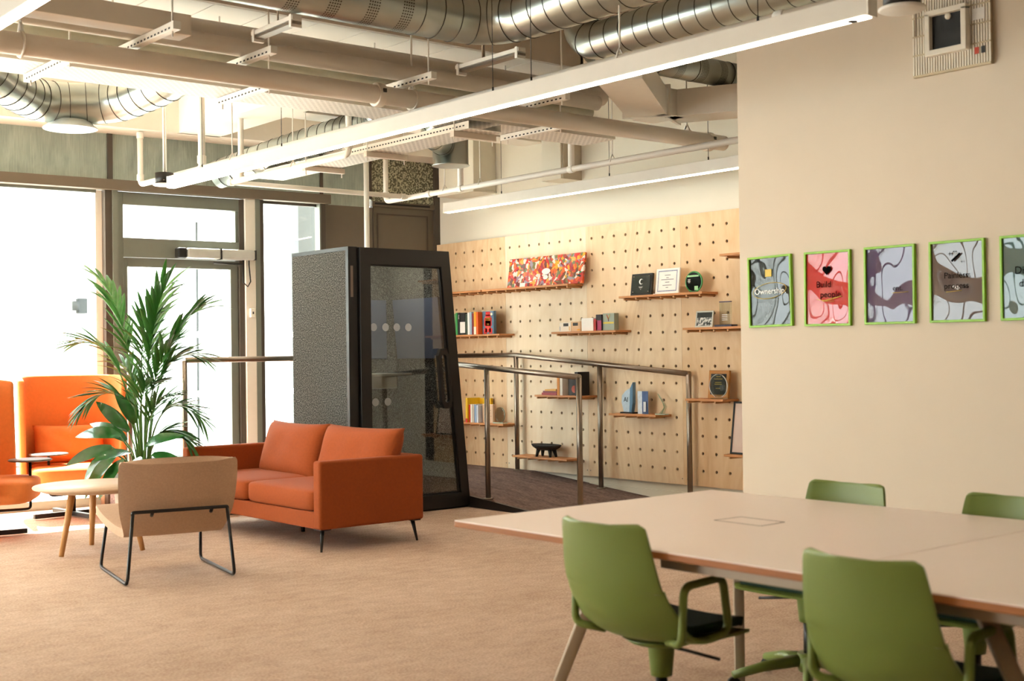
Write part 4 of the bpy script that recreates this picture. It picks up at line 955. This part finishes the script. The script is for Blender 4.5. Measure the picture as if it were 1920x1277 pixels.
# upright books on the left shelf
for y, w, h, col, lab, bd in ((10.815, .034, .225, '#9fc48a', 'pale green book at the left end of the upright row', None), (10.772, .030, .235, '#3f9a52', 'green book second from the left in the upright row', None),
                          (10.733, .030, .235, '#1d1b1a', 'black book with white spine lettering beside the green book', None), (10.668, .085, .232, '#191716', 'thick black book with a white lower spine', (.02, .135, '#ece7de')),
                          (10.604, .028, .215, '#3a4a38', 'dark green book between the thick black book and a white one', None), (10.566, .034, .230, '#eceae4', 'white book in the middle of the upright row', None),
                          (10.528, .030, .235, '#9fb4c4', 'pale blue book beside the white book', None), (10.494, .024, .220, '#8a1f22', 'dark red book beside the pale blue book', None),
                          (10.458, .036, .235, '#f0a428', 'yellow orange book in the upright row', (.0, .08, '#f4e8cc')), (10.420, .028, .232, '#e8641c', 'bright orange book beside the red cover', None)):
    book(lab, y, Z3, w, h, col, d=.125, band=bd, txt=('THE', .026, '#e8e4da', 0, .19, 90) if 'lettering' in lab else None)
t = book('red and blue covered book facing out at the end of the upright row', 10.305, Z3, .185, .238, '#56748c', d=.13, depth=.035)
RC = M('red_cover_shape', '#d0201c', .5); yy = -.0182
for a, b, c_, d_ in ((-.045, .045, .02, .20), (-.062, .062, .085, .17), (-.035, .035, .19, .232), (-.07, -.02, .005, .06), (.02, .07, .005, .06)): B(a, b, yy-.0006, yy, c_, d_).build('red_figure', RC, t)
text('INVISIBLE\nWOMEN', .020, M('orange_ink', '#f2a03a', .6), t, (0, yy-.0012, .155)); lines(t, yy-.0008, ((.105, .03), (.095, .035), (.06, .04)), M('orange_ink', '#f2a03a', .6))
link('sticker', disc(.016).mesh('sticker'), M('cream_sticker', '#eadfc6', .6), t, loc=(.058, yy-.001, .205), rot=(R(90), 0, 0))
# small boxes on the middle shelf
def card_box(label, y, z, w, h, dp, col, d=.12, stripes=(), txt=None, rz=-90, dx=0):
    t = onshelf('card_box', label, 'box', y, z, d, 'small boxes on the middle shelf', rz=rz)
    B(-w/2, w/2, -dp/2, dp/2, 0, h).build('carton', M('carton_'+col[1:], col, .6, var=.03), t, bev=.002)
    for a, b, c_, e, k in stripes: B(a, b, -dp/2-.0008, -dp/2, c_, e).build('print_patch', M('print_'+k[1:], k, .6), t)
    if txt: text(txt, .020, INK, t, (-.005, -dp/2-.001, h*.68))
    return t
card_box('cream box with a dark printed label at the left of the middle shelf', 9.115, Z4, .16, .088, .07, '#efe6d6', stripes=((-.025, .045, .052, .080, '#2c2a28'), (.055, .066, .01, .05, '#e6b060'), (-.078, -.068, .01, .05, '#b9bfc9')))
card_box('tan box with a dark printed label second on the middle shelf', 8.965, Z4, .135, .092, .07, '#dcb58a', stripes=((-.04, .03, .054, .082, '#2c2a28'), (.02, .058, .008, .022, '#e6a23a')))
card_box('plain white box in the middle of the middle shelf', 8.80, Z4, .16, .122, .08, '#f3efe8')
card_box('narrow red box beside the plain white box', 8.698, Z4, .032, .112, .08, '#b8342e')
card_box('dark purple box with pink print on the middle shelf', 8.640, Z4, .075, .150, .09, '#2c2023', stripes=((-.036, .036, .005, .095, '#a8305e'), (-.036, -.018, .01, .10, '#d6423a')))
t = card_box('grey green box with a yellow stripe at the right of the middle shelf', 8.525, Z4, .15, .158, .06, '#9aa595', stripes=((-.07, .07, .062, .078, '#d9c24c'),))
for x0, z0, x1, z1, c_ in ((-.02, .145, .0, .105, '#c95c3c'), (.02, .145, .0, .105, '#d9b64c'), (0, .105, .0, .085, '#8a4a6a')): MB().tube([(x0, -.0305, z0), (x1, -.0305, z1)], .004, 5).build('printed_figure', M('fig_'+c_[1:], c_, .6), t)
# awards and certificate
t = onshelf('award_plaque', 'black square award plaque at the left of the certificate', 'award', 8.125, Z5, .12, tilt=-8)
B(-.13, .13, -.012, .012, 0, .20).build('plaque', BLACKM, t, bev=.003); B(-.11, .11, -.017, -.013, .018, .182).build('glass_front', M('dark_glass', '#2b302c', .12, coat=.6), t)
cr = [(.026*math.cos(R(a)), .026*math.sin(R(a))) for a in range(50, 311, 20)]+[(.008+.020*math.cos(R(a)), .020*math.sin(R(a))) for a in range(310, 49, -20)]
MB().prism(cr, -.0186, -.0176, 'y').build('crescent_symbol', WHT, t, fixn=True).location = (0, 0, .125)
lines(t, -.0182, ((.075, .05), (.066, .035), (.052, .012)), WHT)
for x in (-.095, .095):
    for z in (.03, .17): MB().lathe([(.007, 0), (.005, .006)], 10).build('stud', STEEL, t).location = (x, -.018, z)
B(-.06, .06, .012, .085, 0, .06).build('back_support', BLACKM, t)
t = onshelf('framed_certificate', 'white framed certificate standing between two awards', 'certificate', 7.80, Z5, .13, tilt=-7)
B(-.14, .14, -.008, .008, .0, .228).build('frame', M('white_frame', '#f0ece4', .5), t, bev=.003); B(-.15, .15, -.02, .02, 0, .006).build('foot', M('white_frame', '#f0ece4', .5), t)
BD = M('certificate_border', '#9a9fb4', .7, var=.3, scale=90)
for a in ((-.115, .115, .200, .210), (-.115, .115, .022, .032), (-.115, -.106, .022, .21), (.106, .115, .022, .21)): B(a[0], a[1], -.0088, -.008, a[2], a[3]).build('border', BD, t)
GI = M('grey_ink', '#6a6670', .7)
lines(t, -.0082, ((.165, .07), (.142, .03), (.126, .15), (.102, .05), (.075, .11), (.055, .03)), GI, h=.005)
t = onshelf('round_award', 'round black award with a green rim at the right of the certificate', 'award', 7.49, Z5, .12)
MB().tube([(.092*math.cos(2*math.pi*k/36), 0, .092+.086*math.sin(2*math.pi*k/36)) for k in range(36)], .008, 8, closed=True).build('rim', M('award_green', '#2f8a3c', .3, coat=.4), t)
MB().tube([(0, -.006, .092), (0, .006, .092)], .088, 36).build('face', M('award_black', '#141815', .15, coat=.6), t)
B(-.07, .06, -.0072, -.006, .135, .15).build('green_streak', M('pale_green', '#a8d8a0', .4), t); B(.01, .05, -.0072, -.006, .02, .055).build('green_streak', M('pale_green', '#a8d8a0', .4), t)
lines(t, -.0072, ((.112, .03), (.103, .026), (.094, .03), (.085, .02)), WHT, x=-.05); B(-.04, .04, -.02, .02, 0, .008).build('foot', BLACKP, t)
# framed photo and clear block
t = onshelf('photo_frame', 'silver framed black and white group photo on the right shelf', 'picture frame', 7.38, Z7, .12, tilt=-9)
quadframe([(-.098, 0), (.098, 0), (.098, .142), (-.098, .142)], [(-.085, .013), (.085, .013), (.085, .129), (-.085, .129)], -.012, .004).build('frame', M('silver_frame', '#c9c9bf', .35, .6), t, bev=.002, fixn=True)
def b_photo(nt, tc):
    n_ = noise(nt, tc.outputs['Object'], 42, 3); return ramp(nt, n_, [(.4, '#1d201f'), (.5, '#7d8280'), (.6, '#dcdcd6')]), None
B(-.085, .085, -.006, -.002, .013, .129).build('photo', ramp_mat('grey_photo', b_photo, .3), t); B(-.085, .085, -.0075, -.006, .085, .129).build('dark_upper', M('photo_dark', '#2a302e', .3), t)
t = onshelf('acrylic_award', 'tall clear acrylic award on a dark base on the right shelf', 'award', 7.14, Z7, .12)
B(-.095, .095, -.04, .04, 0, .018).build('base', M('navy_base', '#26253c', .4), t, bev=.002); B(-.06, .06, -.012, .012, .018, .215).build('acrylic_block', CLEAR, t, bev=.003)
B(-.06, .06, -.0121, .0121, .207, .215).build('dark_top_edge', M('violet_edge', '#3c2f55', .3), t)
for z in (.10, .085, .07, .055): B(-.03, .03, -.0135, -.0125, z, z+.005).build('etched_line', WHT, t)
# books behind the rail
def flat_book(label, y, z, w, h, col, d=.11):
    t = onshelf('book', label, 'book', y, z, d, 'books on the shelves'); c = M('book_cover_'+col[1:], col, .5)
    B(-w/2, w/2, -.075, .075, 0, .004).build('cover', c, t); B(-w/2+.003, w/2-.003, -.072, .072, .004, h-.004).build('pages', PAPER, t); B(-w/2, w/2, -.075, .075, h-.004, h).build('cover', c, t); B(-w/2, w/2, -.078, -.073, 0, h).build('spine', c, t)
flat_book('dark red book lying at the bottom of the flat pile', 9.325, Z8, .215, .022, '#a01c2a'); flat_book('red book lying second in the flat pile', 9.315, Z8+.022, .20, .018, '#7c1620'); flat_book('thin yellow book on top of the flat pile', 9.305, Z8+.040, .16, .016, '#e2a52c')
book('orange book standing right of the flat pile', 9.195, Z8, .034, .185, '#d9861f', d=.11); book('white book standing beside the orange book behind the rail', 9.152, Z8, .036, .178, '#e9e3d8', d=.11)
t = book('wide black book with a round red emblem behind the rail', 9.02, Z8, .15, .205, '#1a1716', d=.13, depth=.03)
link('red_emblem', disc(.035).mesh('emblem'), M('red_emblem', '#b04a34', .6), t, loc=(.01, -.0158, .06), rot=(R(90), 0, 0)); B(-.075, .0, -.0165, -.015, .18, .2045).build('red_title_strip', M('book_cover_a01c2a', '#a01c2a', .5), t)
book('black book at the right end behind the rail', 8.915, Z8, .045, .225, '#151312', d=.13)
# books beside the booth
t = book('tall yellow book at the left of the low shelf', 10.60, Z9, .03, .255, '#f0c21c', d=.12, depth=.19); B(-.016, .016, -.097, -.094, .0, .04).build('red_foot_band', M('book_cover_d0301c', '#d0301c', .5), t)
t = book('yellow covered book facing out behind the spines on the low shelf', 10.50, Z9, .20, .250, '#eebf22', d=.035, depth=.03)
for y, w, h, col, lab in ((10.578, .03, .185, '#d8321e', 'red book beside the tall yellow one'), (10.545, .028, .188, '#efe8dc', 'white book beside the red one on the low shelf'), (10.512, .03, .186, '#c8bcae', 'grey beige book on the low shelf'),
                          (10.478, .028, .188, '#8fa6c8', 'light blue book on the low shelf'), (10.445, .028, .180, '#cfd6e2', 'very pale blue book on the low shelf')): book(lab, y, Z9, w, h, col, d=.12)
t = book('beige covered book facing out at the end of the low shelf', 10.335, Z9, .17, .19, '#d9b898', d=.13, depth=.03)
for x, z in ((.04, .10), (.055, .07), (.03, .05), (.05, .13)): link('speck', disc(.003, 6).mesh('speck'), INK, t, loc=(x, -.0155, z), rot=(R(90), 0, 0))
t = onshelf('glass_award', 'round clear glass award on the low shelf beside the booth', 'award', 10.15, Z9, .13)
MB().tube([(0, -.008, .088), (0, .008, .088)], .078, 32).build('glass_disc', CLEAR, t, bev=.003); B(-.085, .085, -.03, .03, 0, .01).build('glass_base', M('pale_green_glass', '#b9d6c6', .15, coat=.5), t, bev=.002)
MB().tube([(.078*math.cos(R(a)), 0, .088+.078*math.sin(R(a))) for a in range(-60, 80, 10)], .003, 6).build('polished_edge', M('glass_edge', '#4d7a6c', .15), t)
# black bowl on four legs
t = onshelf('footed_bowl', 'black carved bowl on four legs on the lowest shelf', 'bowl', 9.465, Z10, .11)
BW = M('black_carved_wood', '#191918', .55, var=.2, scale=30, bump=.2)
MB().lathe([(0, .062), (.12, .066), (.185, .095), (.205, .118), (.198, .122), (.17, .104), (.08, .09), (0, .088)], 36).xf(Matrix.Diagonal((1, .42, 1, 1))).build('bowl', BW, t)
for sx in (-1, 1):
    for sy in (-1, 1): MB().tube([(sx*.085, sy*.028, .07), (sx*.095, sy*.034, .03), (sx*.102, sy*.04, 0)], [.022, .016, .012], 10).build('leg', BW, t)
# sail award, brochure, glass arc
t = onshelf('sail_award', 'pale blue sail shaped award lettered AI on a black base', 'award', 8.31, Z11, .12)
B(-.075, .085, -.035, .035, 0, .014).build('base', BLACKP, t, bev=.002)
SB = M('pale_blue_acrylic', '#b9cddb', .25, var=.12, scale=30, coat=.5); SBD = M('deep_blue_acrylic', '#5b84a3', .25, coat=.5)
MB().prism([(-.045, .014), (.055, .014), (.07, .10), (.075, .28), (.045, .235), (-.02, .205), (-.065, .165), (-.072, .10)], -.018, .018, 'y').build('sail', SB, t, bev=.003, fixn=True)
MB().prism([(.030, .014), (.056, .014), (.072, .10), (.077, .285), (.042, .23), (.036, .10)], -.0195, .0195, 'y').build('blue_edge', SBD, t, fixn=True)
text('AI', .062, INK, t, (-.012, -.0205, .125))
t = onshelf('brochure', 'folded blue and white brochure standing beside the sail award', 'brochure', 8.135, Z11, .12)
for i, (x0, x1, r_, col) in enumerate(((-.065, .0, -8, '#cfd9e6'), (.0, .065, 10, '#46618f'))): MB().prism([(x0, 0), (x1, 0), (x1, .205), (x0, .205)], -.0015, .0015, 'y').xf(Matrix.Rotation(R(r_), 4, 'Z')).build('panel', M('brochure_%d' % i, col, .5, var=.2, scale=25), t, fixn=True)
B(.02, .05, -.006, -.003, .02, .11).build('photo_patch', M('pale_patch', '#dfe4ea', .5), t)
t = onshelf('glass_award', 'slanted clear glass award at the right of the brochure', 'award', 7.895, Z11, .12)
B(-.06, .06, -.025, .025, 0, .008).build('glass_base', M('pale_green_glass', '#b9d6c6', .15), t)
MB().prism([(-.03, .008), (.035, .008), (.062, .075), (.015, .135), (-.045, .185), (-.02, .16), (.02, .10), (.03, .06)], -.006, .006, 'y').build('glass_blade', CLEAR, t, fixn=True)
MB().tube([(-.045, 0, .185), (.02, 0, .10), (.035, 0, .07), (.0, 0, .01)], .003, 6).build('green_edge', M('glass_edge2', '#7fae8c', .15), t)
# plaque and round glass
t = onshelf('award_plaque', 'wooden plaque with a black engraved plate on the short shelf', 'award', 7.25, Z12, .10, tilt=-6)
B(-.112, .112, -.012, .012, 0, .242).build('wooden_board', M('plaque_oak', '#b5762f', .5, var=.12), t, bev=.003); B(-.085, .085, -.015, -.012, .035, .212).build('engraved_plate', BLACKP, t)
GO = M('gold_ink', '#c2a04e', .4, .5)
lines(t, -.0152, ((.185, .05), (.165, .09), (.135, .07), (.12, .08), (.085, .05)), GO, h=.006)
t = onshelf('glass_award', 'large round glass award in front of the wooden plaque', 'award', 7.19, Z12, .16)
MB().tube([(0, -.01, .112), (0, .01, .112)], .098, 36).build('glass_disc', CLEAR, t, bev=.004); B(-.07, .07, -.03, .03, 0, .014).build('glass_base', CLEAR, t, bev=.002)
MB().tube([(.098*math.cos(R(a)), -.01, .112+.098*math.sin(R(a))) for a in range(100, 260, 10)], .003, 6).build('polished_edge', M('silver_edge', '#dcdcd2', .2, .5), t)
MB().tube([(.098*math.cos(R(a)), -.01, .112+.098*math.sin(R(a))) for a in range(-70, 70, 10)], .003, 6).build('polished_edge', M('silver_edge', '#dcdcd2', .2, .5), t)
t = onshelf('photo_frame', 'black framed picture leaning on the low shelf by the beige wall', 'picture frame', 6.93, Z13, .13, tilt=-8)
quadframe([(-.17, 0), (.17, 0), (.17, .44), (-.17, .44)], [(-.155, .015), (.155, .015), (.155, .425), (-.155, .425)], -.012, .006).build('frame', BLACKM, t, bev=.002, fixn=True); B(-.155, .155, -.004, .0, .015, .425).build('picture', M('pale_pink_print', '#d9bfae', .4), t)
